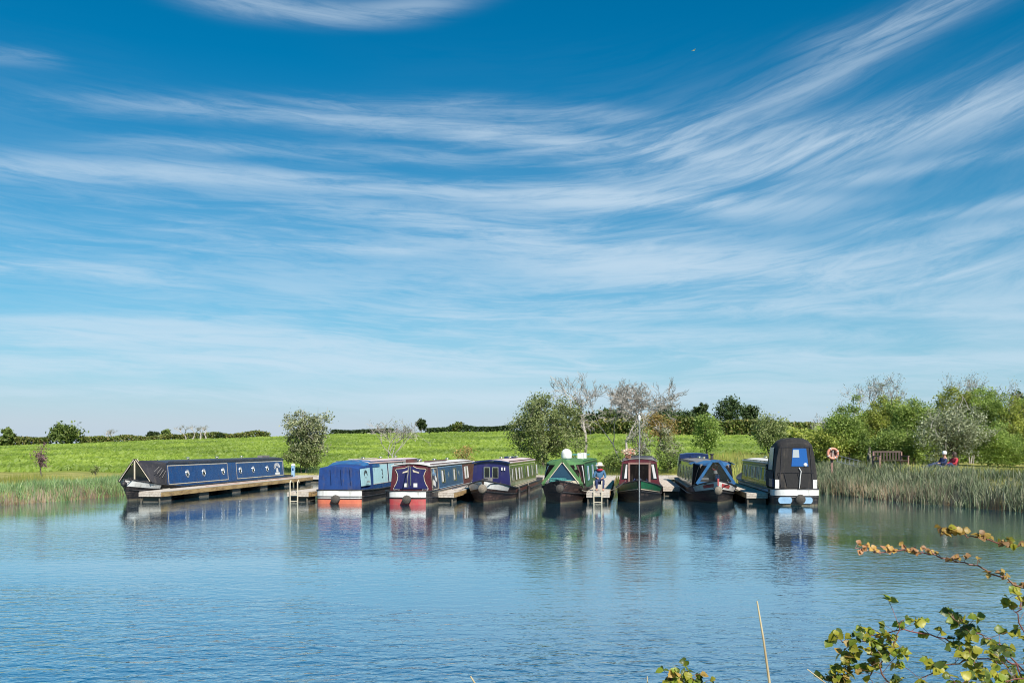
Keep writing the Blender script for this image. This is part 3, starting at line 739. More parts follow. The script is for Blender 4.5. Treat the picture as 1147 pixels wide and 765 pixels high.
MB().tube([(.12, .02, .72), (.12, .02, 1.1), (.3, .02, 1.35), (.45, .02, 1.62)], .025, 6).build('tiller', M['strake'], b.root, True)
pn = b.panel(.95, 2.3, .12, .93, sd, M['roof_dark'], M['cream'], .03)
rn = random.Random(5)
for k in range(9):      # painted roses
    c = b.wall(1.15+rn.random()*.95, .25+.6*rn.random(), sd, .016)
    Mx = Vector((0, sd, .09)).to_track_quat('Z', 'X').to_matrix()
    MB().lathe([(.1+.05*rn.random(), 0), (.03, .004)], c, 9, Mx).build('painted_rose', M[rn.choice(('white', 'cream', 'sky_panel'))], pn)
x1_, x2_ = 2.5, b.xat(518, sd)
b.panel(x1_, x2_, .12, .93, sd, M['slate'], M['sky_panel'], .025)
for px, cm in ((496.5, 1), (502.5, 0), (509.5, 1), (514, 0)):
    xw = b.xat(px, sd)
    if cm: b.window(xw-.42, xw+.42, .3, .84, sd, M['brass'], ((.0, .5),))
    else: MB().lathe([(.13, 0), (.13, .01), (.05, .012)], b.wall(xw, .6, sd, .014), 12, Vector((0, sd, .09)).to_track_quat('Z', 'X').to_matrix()).build('wall_lamp', M['chrome'], b.root)
xa = b.xat(520.5, sd)
b.window(xa, xa+1.1, .3, .85, sd, M['white'], ((0, .35), (.65, 1)))
b.plate('cabin_stripe', .9, 13.3, .0, .06, sd, M['white'])
b.stern_fender(M['rope_fender'], -.02, .17, .24)
b.band('gunwale_line', .4, 12, .9, .96, M['cream'], .014)
for x in (3, 6.5, 10): b.vent(x, .1)
m = MB(); m.bar((2, -.35, b.roofz(.35)+.06), (7.5, -.3, b.roofz(.35)+.06), .07, .06); m.build('boat_pole', M['brown'], b.roof)
MB().box((2.0, .25, b.roofz(.2)+.07), (.5, .4, .16)).build('roof_box', M['brown'], b.roof)

# --- 4: indigo front with pair of doors, white bow flashes
b = Boat('narrowboat with indigo front doors, white bow flashes and pink roof', 540.5, 563.5, 'bow', .125, 17.0, 'hull_brown')
sd = b.cam_right
b.cabin(2.6, b.L-2.6, M['dark_green'], M['roof_pink'], 1.66, rail=M['brown'])
x1 = b.x1
MB().loft([[(x, b.yb, .6), (x, b.yt, b.zr), (x, .4, b.zr+.09), (x, -.4, b.zr+.09), (x, -b.yt, b.zr), (x, -b.yb, .6)] for x in (x1+.003, x1+.03)]).build('front_bulkhead', M['purple'], b.root)
MB().loft([[(x, y, b.zr+.0+b.crown*math.sin(math.pi*(y+.86)/1.72)**.8) for y in np.linspace(-.86, .86, 9)]+[(x, y, b.zr+.062+b.crown*math.sin(math.pi*(y+.86)/1.72)**.8) for y in np.linspace(.86, -.86, 9)] for x in (x1+.03, x1+.14)]).build('roof_visor', M['navy'], b.roof, True)
b.doors(x1+.03, 1, .76, .86, M['purple'], (1.0, 1.5), M['brass'])
for px, w in ((574, .5), (577.5, .55), (581, .6), (584.5, .45), (590.5, .8), (596, .5), (600.5, .7)):
    xw = b.xat(px, sd); b.window(xw-w, xw+w, .28, .84, sd, M['brass'], ((.1, .45),) if w > .5 else ((.4, .6),))
b.frame('coach_line', b.x0+.1, x1-.08, .1, .93, sd, M['cream'], .025, .008, .006)
b.plate('cabin_stripe', b.x0+.1, x1-.1, .015, .07, sd, M['cream'])
b.band('side_stripe', 3, b.L-3.6, .58, .93, M['brown'], .01)
b.band('bow_panel', b.L-1.9, b.L-.05, .66, .97, M['white'], .016)
b.bow_fender(M['rope_pale'], .2, .62); b.tstud(b.L-.65)
MB().box((b.L-.9, .15, 1.0), (.25, .3, .16)).build('deck_locker', M['roof_grey'], b.root)
for x in (b.x0+2.5, b.x0+5.5, b.x0+8.8): b.vent(x, .05)
MB().box((b.x0+4, -.1, b.roofz(0)+.05), (1.4, .5, .1)).build('solar_panel', M['navy'], b.roof)
for y in (.5, .62): MB().box((x1+.06, y, 1.42), (.06, .05, .14)).build('bow_lamp', M['white'], b.root)

# --- 5: green cratch with blue triangle, white dome
b = Boat('narrowboat with green canvas A-frame bow, blue triangular screen and white roof dome', 627, 564.5, 'bow', .14, 16.0, 'hull_brown')
sd = b.cam_right
b.cabin(1.4, b.L-3.0, M['green'], M['canvas_green'], 1.68, rail=M['green'])
xf = b.L-1.25; zb = b.gz(xf)
cv = b.cratch(xf, 1.84, .86, M['canvas_green'], full=.3)
for S_ in (1, -1):
    b.cratch_panel('side_screen', .15, 7.2, .1, 1.85, M['dark_in'], S_, .012, cv)
    b.cratch_panel('curtain_or_glint', 1.0, 1.7, .3, 1.75, M['curtain_or_glint'] if S_ < 0 else M['brown'], S_, .02, cv)
    b.cratch_panel('curtain_or_glint', 4.2, 5.2, .3, 1.7, M['brown'] if S_ < 0 else M['curtain_or_glint'], S_, .02, cv)
b.aframe(xf, 1.86, .86, M['canvas_green'], .15, zb+.02, .04)
for S_ in (1, -1): MB().tube([(xf+.09, S_*.74, zb+.06), (xf+.09, S_*.02, 1.74)], .02, 5).build('piping', M['cream'], b.root)
MB().slab([(xf+.03, -.62, zb+.2), (xf+.03, .62, zb+.2), (xf+.03, .03, 1.68), (xf+.03, -.03, 1.68)], (1, 0, 0), .012).build('front_screen', M['blue_vinyl'], b.root)
MB().box((xf+.05, 0, zb+.12), (.05, 1.4, .14)).build('cratch_board', M['cream'], b.root)
c = (b.x1-.25, .02, b.roofz(0)-.03)
MB().lathe([(.17, 0), (.17, .07), (.235, .1), (.245, .28), (.22, .4), (.14, .49), (.04, .52)], c, 20).build('satellite_dome', M['white'], b.root, True)
rn = random.Random(9)
for k in range(4):
    pts = [(b.L-.95+rn.uniform(-.18, .2), rn.uniform(-.55, .45), .88+.05*k+rn.uniform(-.02, .04)) for _ in range(9)]
    MB().tube(pts, .022, 5).build('coiled_rope', M['teal_rope'], b.root, True)
MB().box((b.L-1.0, -.5, .9), (.36, .3, .16)).build('deck_locker', M['roof_grey'], b.root)
b.bow_fender(M['rope_fender'], .18, .66)
for px in (659, 664, 669): 
    xw = b.xat(px, sd); b.window(xw-.5, xw+.5, .3, .86, sd, M['sky_panel'], ((.1, .4),))
MB().box((b.x0+1.2, 0, b.roofz(0)+.16), (1.4, .9, .06)).build('solar_panel', M['teal_rope'], b.roof)
m = MB()
for x in (b.x0+.6, b.x0+1.8):
    for y in (-.35, .35): m.bar((x, y, b.roofz(y)-.05), (x, y, b.roofz(0)+.15), .03, .03)
m.build('panel_stand', M['steel'], b.roof)
for x in (b.x0+3.6, b.x0+6): MB().box((x, .3, b.roofz(.3)+.13), (.4, .3, .3)).build('roof_box', M['white'], b.roof)

# --- 6: red-brown front with wide dark opening, green bow, mast
b = Boat('narrowboat with red-brown open front, green bow panels and tall thin mast', 716, 563.5, 'bow', .134, 16.0)
sd = b.cam_right
b.cabin(1.6, b.L-2.2, M['brown'], M['roof_grey'], 1.74, yb=.93, yt=.78, crown=.13)
x1 = b.x1
fr = MB().loft([[(x, b.yb, .6), (x, b.yt, b.zr), (x, .4, b.zr+.1), (x, -.4, b.zr+.1), (x, -b.yt, b.zr), (x, -b.yb, .6)] for x in (x1+.003, x1+.03)]).build('front_bulkhead', M['maroon'], b.root)
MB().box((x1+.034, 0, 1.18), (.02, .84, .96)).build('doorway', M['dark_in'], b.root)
m = MB()
for S_ in (1, -1): m.box((x1+.055, S_*.46, 1.22), (.04, .085, .98))
m.box((x1+.055, 0, 1.68), (.039, .83, .075)); m.build('door_frame', M['bench_arm'], b.root)
for S_ in (1, -1):
    w = MB().slab([(x1+.032, S_*y, z) for y, z in ((.53, .96), (.8, .96), (.72, 1.66), (.53, 1.66))], (1, 0, 0), .012).build('window', M['glass'], b.root)
    yy = ((.56, 1.0), (.68, 1.0), (.6, 1.62), (.54, 1.62)) if S_ < 0 else ((.64, 1.0), (.77, 1.0), (.64, 1.63), (.54, 1.63))
    MB().slab([(x1+.045, S_*y, z) for y, z in yy], (1, 0, 0), .006).build('curtain_or_glint', M['curtain_or_glint'], w)
b.band('bow_panel', b.L-2.3, b.L-.08, .66, .96, M['green'], .016)
b.band('panel_line', b.L-2.35, b.L-.08, .6, .64, M['cream'], .018)
MB().tube([(b.L+.0, 0, 1.0), (b.L-.02, 0, .55), (b.L-.32, 0, -.05)], .026, 6).build('stem_post', M['steel'], b.hull_o)
z = .88
MB().tube([(b.L-.35, .0, z), (b.L-.35, 0, 3.62)], [.024, .014], 7).build('mast', M['steel'], b.root)
MB().lathe([(.05, 3.56), (.07, 3.62), (.06, 3.76), (.02, 3.8)], (b.L-.35, 0, 0), 10).build('mast_lamp', M['white'], b.root, True)
for px, w in ((0, 0),):
    for x in (3, 6, 9): b.window(x, x+1.2, .35, .85, sd, M['brass'], ((0, .3), (.7, 1))); b.window(x, x+1.2, .35, .85, -sd, M['brass'], ((0, .3), (.7, 1)))
rn = np.random.default_rng(3)
tub = MB(); tub.box((x1-.35, -.5, b.roofz(.5)+.1), (.7, .26, .2)); tub = tub.build('flower_trough', M['tub'], b.roof)
n = 260; P = np.stack([rn.normal(x1-.35, .28, n), rn.normal(-.5, .16, n), b.roofz(.5)+.2+np.abs(rn.normal(.1, .09, n))], -1)
A = rn.normal(0, .045, (n, 3, 3)); V = (P[:, None, :]+A).reshape(-1, 3)
link('flowers', np_mesh('flowers', V, np.arange(n*3).reshape(-1, 3), M['flower']), tub)
MB().box((x1-1.2, .1, b.roofz(0)+.05), (.9, 1.0, .07)).build('roof_hatch', M['roof_dark'], b.roof)
for k in range(3): MB().tube([(b.L-.6-.1*k, -.3+.3*k, .86), (b.L-.75, -.2+.25*k, 1.02), (b.L-.95, -.1+.25*k, .88)], .03, 6).build('deck_rope', M['navy'], b.root)
b.tstud(b.L-.75)

# --- 7: faded blue cratch, red and white bow flashes
b = Boat('narrowboat with faded blue A-frame cover, red stripes on white bow', 804.5, 564, 'bow', .12, 17.0)
sd = b.cam_right
b.cabin(1.8, b.L-3.1, M['dark_green'], M['roof_grey'], 1.64, rail=M['brown'])
xf = b.L-1.2; zb = b.gz(xf)
cv = b.cratch(xf, 1.78, .8, M['teal_blue'], full=.5)
for S_ in (1, -1):
    sc_ = b.cratch_panel('side_screen', .5, 7.4, .1, 1.85, M['dark_in'], S_, .012, cv)
    b.cratch_panel('screen_post', 3.0, 3.3, .1, 1.85, M['orange'] if S_ != sd else M['bright_blue'], S_, .022, cv)
m = MB()
for S_ in (1, -1): m.bar((xf+.03, S_*.82, zb+.03), (xf+.03, S_*.17, 1.8), .05, .12)
m.bar((xf+.03, -.2, 1.8), (xf+.03, .2, 1.8), .05, .1); m.bar((xf+.031, -.8, zb+.06), (xf+.031, .8, zb+.06), .05, .12)
m.build('cratch_frame', M['teal_blue'], b.root)
MB().add([(xf+.01, -.74, zb+.1), (xf+.01, .74, zb+.1), (xf+.01, .16, 1.76), (xf+.01, -.16, 1.76)], [(0, 1, 2, 3)]).build('front_screen', M['clear'], b.root)
MB().box((xf-.5, 0, 1.2), (.04, 1.25, .9)).build('inner_board', M['roof_grey'], b.root)
MB().torus((xf-.2, -.02, 1.5), .1, .035, Matrix.Rotation(R(90), 3, 'Y'), 18, 8).build('hanging_ring', M['red'], b.root, True)
MB().lathe([(.05, 1.2), (.11, 1.24), (.09, 1.38), (.04, 1.42)], (xf-.25, .02, 0), 10).build('hanging_jug', M['white'], b.root, True)
MB().lathe([(.08, 1.6), (.1, 1.66), (.03, 1.74)], (xf-.25, .0, 0), 10).build('cabin_lamp', M['chrome'], b.root, True)
MB().box((xf-.25, .1, 1.08), (.2, .2, .22)).build('water_can', M['blue'], b.root)
MB().box((xf-.1, -.45, 1.02), (.1, .3, .08)).build('name_board', M['white'], b.root)
b.band('bow_panel', b.L-1.9, b.L-.02, .64, .97, M['white'], .016)
b.band('bow_stripe', b.L-.85, b.L-.18, .74, .9, M['red'], .022)
MB().box((b.L+.02, 0, .92), (.05, .07, .3)).build('stem_post', M['red'], b.hull_o)
b.band('bow_quarter', b.L-3.4, b.L-1.95, .66, .97, M['navy'], .014)
b.bow_fender(M['rope_pale'], .18, .56)
for k, px in enumerate((761.5, 764.5, 767.5, 770.5, 773.5)):
    xw = b.xat(px, -sd); b.window(xw-.45, xw+.45, .22, .84, -sd, M['brass'], ((.1, .35),))
b.band('gunwale_line', 2, b.L-3.2, .88, .98, M['cream'], .014)
for S_ in (1, -1):
    MB().slab([(b.x1-1.4, S_*.75, b.roofz(.75)+.02), (b.x1+.5, S_*.75, b.roofz(.75)+.02), (b.x1+.5, S_*.98, b.zr-.02), (b.x1-1.4, S_*.98, b.zr-.02)], (0, 0, 1), .02).build('cover_wing', M['teal_blue'], cv)
hood(b, (.3, .5, 1.2, 2.1), M['navy'], (1.8, 1.98, 2.02, 1.98), yb=.9, yt=.8, z0=.7, crown=.08)
MB().slab([(.29, -.6, 1.2), (.29, .6, 1.2), (.31, .55, 1.75), (.31, -.55, 1.75)], (-1, 0, 0), .01).build('stern_window', M['glass'], b.root)
MB().slab([(.6, -sd*(.9), 1.3), (1.8, -sd*.9, 1.3), (1.8, -sd*.83, 1.85), (.6, -sd*.83, 1.85)], (0, -sd, .1), .01).build('side_window', M['pane_pale'], b.root)
MB().box((3.2, 0, b.roofz(0)+.06), (1.2, .6, .1)).build('solar_panel', M['navy'], b.roof)
b.vent(6, 0); b.vent(9, 0)
MB().lathe([(.07, b.roofz(0)-.03), (.07, b.roofz(0)+.22), (.1, b.roofz(0)+.24), (.1, b.roofz(0)+.3)], (b.x1-2.4, .2, 0), 10).build('chimney', M['strake'], b.roof, True)

# --- 8: tall black pram hood at the stern, white rim
b = Boat('narrowboat with tall black pram hood, blue rear window and white stern rim', 892.5, 566.5, 'stern', .12, 16.0, p=4, r=.7, B=.94, zm=.62)
sd = -b.cam_right                 # the side that shows faces left
b.cabin(2.5, 12.2, M['dark_green'], M['roof_white'], 1.68, rail=M['green'], yb=.84, yt=.75)
b.stern_band('stern_rim', .999, .62, 1.02, M['white'], .03)
for y0, y1 in ((-.62, -.12), (.2, .74)):
    MB().slab([(-.02, y, z) for y, z in ((y0+.06, .1), (y1-.06, .1), (y1, .18), (y1, .3), (y1-.06, .36), (y0+.06, .36), (y0, .3), (y0, .18))], (-1, 0, 0), .03).build('rudder_guard', M['sky_panel'], b.root)
m = MB(); rings = []
for x, zt, k, in ((.16, 2.48, .0), (.3, 2.62, .01), (.8, 2.72, .02), (1.5, 2.72, .02), (2.3, 2.6, .02), (2.75, 2.42, .0)):
    z0 = .72; row = []
    for t_, y in ((0, .85), (.36, .83+k), (.7, .76+k), (.92, .68+k), (.985, .58), (1.03, .36), (1.045, 0)):
        row.append((x+(.12*t_ if x < .5 else 0), y, z0+(zt-z0)*t_))
    rings.append(row+[(a, -y, c) for a, y, c in row[-2::-1]])
m.loft(rings, False, False); n = 13; m.f.append(tuple(range(n))[::-1]); m.f.append(tuple(range(5*n, 6*n)))
hd = m.build('pram_hood', M['canvas_grey'], b.root, True)
xw = lambda z: .155+.12*(z-.72)/1.78
rw = MB().slab([(xw(z)-.004, y, z) for y, z in ((-.5, 1.62), (.18, 1.62), (.12, 2.36), (-.42, 2.36))], (-1, 0, .07), .008).build('rear_window', M['vinyl_blue_bright'], hd)
MB().slab([(xw(z)-.014, y, z) for y, z in ((-.14, 1.98), (.13, 1.98), (.11, 2.3), (-.12, 2.3))], (-1, 0, .07), .005).build('pale_inset', M['pane_pale'], rw)  # paler plate set on the blue rear window
MB().lathe([(.08, 0), (.05, .03)], (xw(1.68)-.015, -.38, 1.68), 10, Matrix.Rotation(R(-90), 3, 'Y')).build('window_vent', M['white'], rw)
m = MB()
for z_ in (1.36, 2.42): m.bar((xw(z_)-.012, -.72+.08*(z_ > 2), z_), (xw(z_)-.012, .72-.08*(z_ > 2), z_), .02, .025)
for S_ in (1, -1): m.bar((xw(.8)-.01, S_*.66, .76), (xw(2.4)-.01, S_*.56, 2.44), .02, .03)
m.build('seam', M['canvas_black'], hd)
for y in (.35, -.2, .6): MB().tube([(xw(.75)-.012, y, .78), (xw(1.1)-.012, y+.12, 1.33)], .012, 5).build('crease', M['canvas_black'], hd)
sw = MB().slab([(x, sd*y, z) for x, y, z in ((.75, .875, 1.46), (1.9, .875, 1.46), (1.9, .785, 2.4), (.85, .785, 2.4))], (0, sd, .1), .01).build('side_window', M['pane_pale'], hd)
MB().slab([(x, sd*y, z) for x, y, z in ((.5, .885, .78), (2.5, .885, .78), (2.5, .875, 1.4), (.5, .875, 1.4))], (0, sd, .05), .008).build('lower_flap', M['canvas_black'], hd)
MB().tube([(xw(1.5)-.03, -.12, 1.56), (xw(1.4)-.05, -.2, 1.42), (xw(1.2)-.05, -.16, 1.15), (xw(.9)-.05, -.14, .9), (xw(.8)-.05, -.12, .72)], .018, 6).build('hanging_rope', M['white'], hd, True)
for S_ in (1, -1): MB().box((.36, S_*.76, .89), (.4, .16, .36)).build('corner_seat', M['white'], b.root)
MB().box((.95, sd*.88, .92), (.9, .06, .34)).build('side_board', M['blue'], b.root)
b.stern_fender(M['rope_fender'], -.12, .19, .28)
b.frame('coach_line', 2.6, 12.1, .1, .93, sd, M['green'], .06, .008, .008)
for x, w, cu in ((3.3, 1.5, ((0, .2), (.8, 1))), (5.6, 1.5, ((.2, .4),)), (7.9, 1.3, ((.1, .3), (.6, .75))), (10.2, 1.3, ((0, .2), (.5, .7)))):
    b.window(x, x+w, .3, .86, sd, M['chrome'], cu)
b.band('gunwale_line', 1.5, 12.5, .8, .97, M['sky_panel'], .016)
b.plate('cabin_stripe', 2.6, 12.1, .0, .07, sd, M['sky_panel'])
b.band('side_stripe', 1.5, 13, .4, .72, M['navy'], .01)
b.vent(5, 0); b.vent(9, 0)
MB().torus((2.2, sd*.9, 1.55), .08, .05, Matrix.Rotation(R(90), 3, 'X'), 14, 6).build('lamp', M['strake'], b.root, True)

# ------------------------------------------------------------------ pontoons
HD = Vector((.12, 1, 0)).normalized()
def pontoon(label, x, y, w, length, fascia=M['wood_yellow'], head=.12, ladder=None, name='pontoon', end=M['wood_top']):
    """x, y the near left corner; runs away from the camera"""
    d = Vector((head, 1, 0)).normalized(); e = empty(name, (x, y, 0), math.atan2(d.y, d.x), label=label, cat='pontoon', group='timber pontoons')
    # local: +x away from the camera, -y to the right
    m = MB(); k = 0; rn = random.Random(int(x*10))
    while k < length-.05:
        wd = min(.145, length-k-.004); m.box((k+wd/2, -w/2, .45+rn.uniform(-.003, .003)), (wd-.008, w-.004, .03)); k += .15
    tag(m.build('deck_planks', M['wood_top'], e), kind='stuff')
    for yy in (-.035, -w+.035): MB().box((length/2+.03, yy, .335), (length-.06, .06, .2)).build('side_fascia', fascia, e)
    for zz in (.385, .29):
        MB().box((-.02, -w/2, zz), (.04, w+.02, .085)).build('end_board', end, e)
    n = int(length//4)+1
    for i in range(n):
        MB().box((.7+i*(length-1.4)/max(1, n-1), -w/2, .07), (1.1, w-.2, .32)).build('float', M['wood_pile'], e)
    for yy in (-.05, -w+.05): MB().lathe([(.035, -.3), (.035, .25)], (.06, yy*.96, 0), 8).build('end_post', M['wood_pile'], e)
    if ladder is not None:
        l = empty('ladder', (0, 0, 0)); l.parent = e; l.location = (-.09, ladder, 0)
        for yy in (-.17, .17): MB().tube([(.25, yy, .86), (.1, yy, .95), (0, yy, .86), (0, yy, -.5)], .026, 7).build('rail', M['cream'], l, True)
        for zz in (.32, .05, -.2): MB().bar((0, -.16, zz), (0, .16, zz), .03, .03).build('rung', M['cream'], l)
    return e
Y0 = 42.3
pontoon('long timber pontoon beside the royal blue boat, leftmost of all', -16.35, 42.3, .98, 22.2, M['wood_yellow'], .095)
pontoon('short-looking timber pontoon with ladder left of the blue canvas stern', -9.85, Y0, .95, 22.6, ladder=-.32)
pontoon('timber pontoon between the maroon stern and the indigo-fronted boat', -3.42, 41.6, .92, 23.4)
pontoon('timber pontoon with ladder between the green A-frame boat and the masted boat', 3.22, 41.6, .98, 23.6, ladder=-.48)
pontoon('timber pontoon ending beyond the masted boat, left of the faded blue cover', 7.45, 47.5, .8, 17.8)
pontoon('timber pontoon between faded blue cover boat and black pram hood boat', 9.98, 41.0, .86, 24.6)
# the cross walkway that the fingers start from
wk = empty('walkway', (0, 65.4, 0), 0, label='long timber walkway joining the fingers along the far bank', cat='walkway')
m = MB(); rn = random.Random(2); k = -15.0
while k < 15: m.box((k+.07, 1.0, .45+rn.uniform(-.003, .003)), (.137, 1.6, .03)); k += .145
tag(m.build('deck_planks', M['wood_top'], wk), kind='stuff')
for yy in (.23, 1.77): MB().box((0, yy, .335), (30, .06, .2)).build('side_fascia', M['wood_top'], wk)
for i in range(9): MB().box((-14+i*3.5, 1, .07), (1.6, 1.3, .32)).build('float', M['wood_pile'], wk)
# service posts
def service_post(x, y, label):
    e = empty('service_post', (x, y, .465), 0, label=label, cat='service post', group='service posts on the pontoons')
    MB().box((0, 0, .38), (.2, .2, .76)).build('body', M['sky_panel'], e)
    m = MB().loft([[(-.12, -.12, .76), (.12, -.12, .76), (.12, .12, .76), (-.12, .12, .76)], [(-.06, -.06, .88), (.06, -.06, .88), (.06, .06, .88), (-.06, .06, .88)]])
    m.build('cap', M['white'], e)
    MB().box((.0, -.106, .5), (.1, .012, .16)).build('socket', M['blue'], e)
q = at(329, 534.5, .45); service_post(q.x-.1, q.y+.3, 'pale grey service post at the far end of the leftmost pontoon')

# ropes from boats to pontoons, cleats and cables
def rope(label, a, c, sag=.18, mat=None, r=.014, name='mooring_rope', cat='rope', group='mooring ropes'):
    a, c = Vector(a), Vector(c); P = []
    for k in range(13):
        q = a.lerp(c, k/12); q.z -= sag*4*(k/12)*(1-k/12); P.append(q)
    MB().tube(P, r, 5).build(name, mat or M['rope'], None, True, label=label, cat=cat, group=group)
def cleat(x, y, z=.47):
    return (x, y, z)
for lab, (p0, p1) in {
    'pale rope from the indigo-fronted boat to the pontoon on its left': ((-1.75, 42.2, .98), (-2.6, 43.6, .48)),
    'pale rope from the green A-frame boat to the pontoon on its right': ((2.55, 41.6, .98), (3.45, 43.0, .48)),
    'pale rope from the masted boat to the pontoon on its left': ((4.95, 42.0, .95), (4.05, 43.4, .48)),
    'pale rope from the faded blue cover boat to the pontoon on its right': ((9.4, 42.1, .98), (10.25, 43.4, .48)),
    'pale rope from the black pram hood boat to its pontoon': ((10.9, 40.0, .72), (10.6, 42.0, .48)),
    'pale rope from the royal blue boat bow to the leftmost pontoon': ((-16.95, 44.2, .95), (-16.1, 45.4, .48)),
    'pale rope from the red and white stern to the pontoon on its right': ((-3.35, 40.7, .72), (-3.1, 42.4, .48)),
    'pale rope from the blue canvas stern to the pontoon on its left': ((-8.2, 41.3, .72), (-9.05, 43.0, .48))}.items():
    rope(lab, p0, p1)
def side_fender(p, label):
    e = empty('fender', p, 0, label=label, cat='fender', group='fenders hung along the hulls')
    MB().lathe([(.02, -.26), (.075, -.23), (.08, 0), (.075, .23), (.02, .26)], (0, 0, 0), 10).build('body', M['strake'], e, True)
    MB().tube([(0, 0, .25), (-.02, 0, .42)], .01, 5).build('lanyard', M['rope'], e)
for x_, lab in ((3.8, 'black fender low on the near hull side of the indigo-fronted boat'), (8.0, 'black fender halfway along the indigo-fronted boat')):
    d_ = Vector((.125, 1, 0)).normalized(); q_ = at(540.5, 563.5)+d_*x_+Vector((d_.y, -d_.x, 0))*1.14; side_fender((q_.x, q_.y, .2), lab)
rope('yellow shore power cable trailing along the leftmost pontoon', (-13.9, 62.5, .48), (-15.25, 48, .475), 0, M['orange'], .012, 'power_cable', 'cable', 'cables on the pontoons')
rope('blue hose lying along the pontoon beside the indigo-fronted boat', (-.9, 60, .48), (-2.75, 44.5, .475), 0, M['blue'], .016, 'water_hose', 'hose', 'cables on the pontoons')

# ------------------------------------------------------------------ people
def skin_mesh(name, mat, V, E, rad, parent=None, root=0, sub=2):
    me = bpy.data.meshes.new(name); me.from_pydata([tuple(v) for v in V], E, []); me.materials.append(mat)
    o = link(name, me, parent); md = o.modifiers.new('skin', 'SKIN'); md.use_smooth_shade = True
    for i, r in enumerate(rad):
        sv_ = me.skin_vertices[0].data[i]; sv_.radius = (r, r) if not hasattr(r, '__len__') else r; sv_.use_root = (i == root)
    s2 = o.modifiers.new('sub', 'SUBSURF'); s2.levels = sub; s2.render_levels = sub
    return o
def person(J, loc, rz, label, top, bottom, hat=None, hatmat=None, hair=None, collar=None):
    """J: joint positions of a posed figure, local z up, facing +x"""
    e = empty('person', loc, rz, label=label, cat='person')
    V, E, Rd, ix = [], [], [], {}
    def pt(k, p, r, par=None):
        ix[k] = len(V); V.append(Vector(p)); Rd.append(r)
        if par is not None: E.append((ix[par], ix[k]))
    pt('pelvis', J['pelvis'], .115); pt('waist', J['waist'], .115, 'pelvis'); pt('chest', J['chest'], (.15, .12), 'waist')
    pt('neck', J['neck'], .052, 'chest'); hd = Vector(J['head']); pt('jaw', hd+Vector((.015, 0, -.07)), .062, 'neck'); pt('head', hd+Vector((0, 0, .01)), .088, 'jaw'); pt('crown', hd+Vector((-.01, 0, .085)), .066, 'head')
    for s in ('l', 'r'):
        g = 1 if s == 'l' else -1
        pt('sh'+s, J['sh'+s], .062, 'chest'); pt('el'+s, J['el'+s], .045, 'sh'+s); pt('wr'+s, J['wr'+s], .03, 'el'+s)
        d = (Vector(J['wr'+s])-Vector(J['el'+s])).normalized(); sidev = d.cross(Vector((0, 0, 1))).normalized()
        palm = Vector(J['wr'+s])+d*.08; pt('palm'+s, palm, (.036, .022), 'wr'+s)
        for q, (o_, ln) in enumerate(((-.03, .07), (-.01, .085), (.01, .08), (.03, .06))):
            b0 = palm+d*.02+sidev*o_; pt('f%d%s' % (q, s), b0+d*ln*.5, .009, 'palm'+s); pt('g%d%s' % (q, s), b0+d*ln*.85+Vector((0, 0, -.02)), .008, 'f%d%s' % (q, s))
        pt('th'+s, palm-d*.03+sidev*.05*g+d*.02, .01, 'palm'+s)
        pt('hip'+s, J['hip'+s], .092, 'pelvis'); pt('kn'+s, J['kn'+s], .062, 'hip'+s); pt('an'+s, J['an'+s], .042, 'kn'+s)
        f = Vector(J['an'+s]); fd = Vector(J.get('fd', (1, 0, -.3))).normalized(); pt('toe'+s, f+fd*.17, (.04, .03), 'an'+s)
    skin_mesh('body', M['skin'], V, E, Rd, e)
    def wear(name, mat, keys, par, grow, cut=None):
        vs = [V[ix[k]] for k in keys]; ii = {k: i for i, k in enumerate(keys)}
        if cut:
            for k, (a, f) in cut.items(): vs[ii[k]] = V[ix[a]].lerp(V[ix[k]], f)
        es = [(ii[a], ii[b]) for a, b in par]
        rr = [tuple(x*grow for x in Rd[ix[k]]) if hasattr(Rd[ix[k]], '__len__') else Rd[ix[k]]*grow for k in keys]
        return skin_mesh(name, mat, vs, es, rr, e)
    wear('shirt', top, ['pelvis', 'waist', 'chest', 'shl', 'ell', 'wrl', 'shr', 'elr', 'wrr'], [('pelvis', 'waist'), ('waist', 'chest'), ('chest', 'shl'), ('shl', 'ell'), ('ell', 'wrl'), ('chest', 'shr'), ('shr', 'elr'), ('elr', 'wrr')], 1.2, {'wrl': ('ell', .85), 'wrr': ('elr', .85)})
    wear('trousers', bottom, ['pelvis', 'hipl', 'knl', 'anl', 'hipr', 'knr', 'anr'], [('pelvis', 'hipl'), ('hipl', 'knl'), ('knl', 'anl'), ('pelvis', 'hipr'), ('hipr', 'knr'), ('knr', 'anr')], 1.22)
    for s in ('l', 'r'):
        f = V[ix['an'+s]]; t = V[ix['toe'+s]]
        skin_mesh('shoe', M['strake'], [f+Vector((-.04, 0, -.03)), f.lerp(t, .5)+Vector((0, 0, -.02)), t], [(0, 1), (1, 2)], [.05, .05, .042], e)
    nose = hd+Vector((.1, 0, -.02)); MB().lathe([(.018, -.03), (.02, 0), (.008, .03)], nose, 8).build('nose', M['skin'], e, True)
    for g in (1, -1):
        MB().lathe([(.004, -.01), (.011, 0), (.004, .01)], hd+Vector((.08, g*.032, .02)), 8).build('eye', M['dark_in'], e)
        MB().lathe([(.01, -.03), (.022, 0), (.01, .03)], hd+Vector((0, g*.09, 0)), 8).build('ear', M['skin'], e, True)
    MB().box(hd+Vector((.083, 0, -.075)), (.01, .05, .01)).build('mouth', M['maroon'], e)
    if hair: MB().lathe([(.05, -.14), (.105, -.1), (.118, 0), (.105, .08), (.05, .13), (.01, .14)], hd+Vector((-.025, 0, .02)), 14).build('hair', hair, e, True)
    if collar: MB().torus(Vector(J['neck'])+Vector((.02, 0, -.02)), .1, .05, None, 16, 8).build('scarf', collar, e, True)
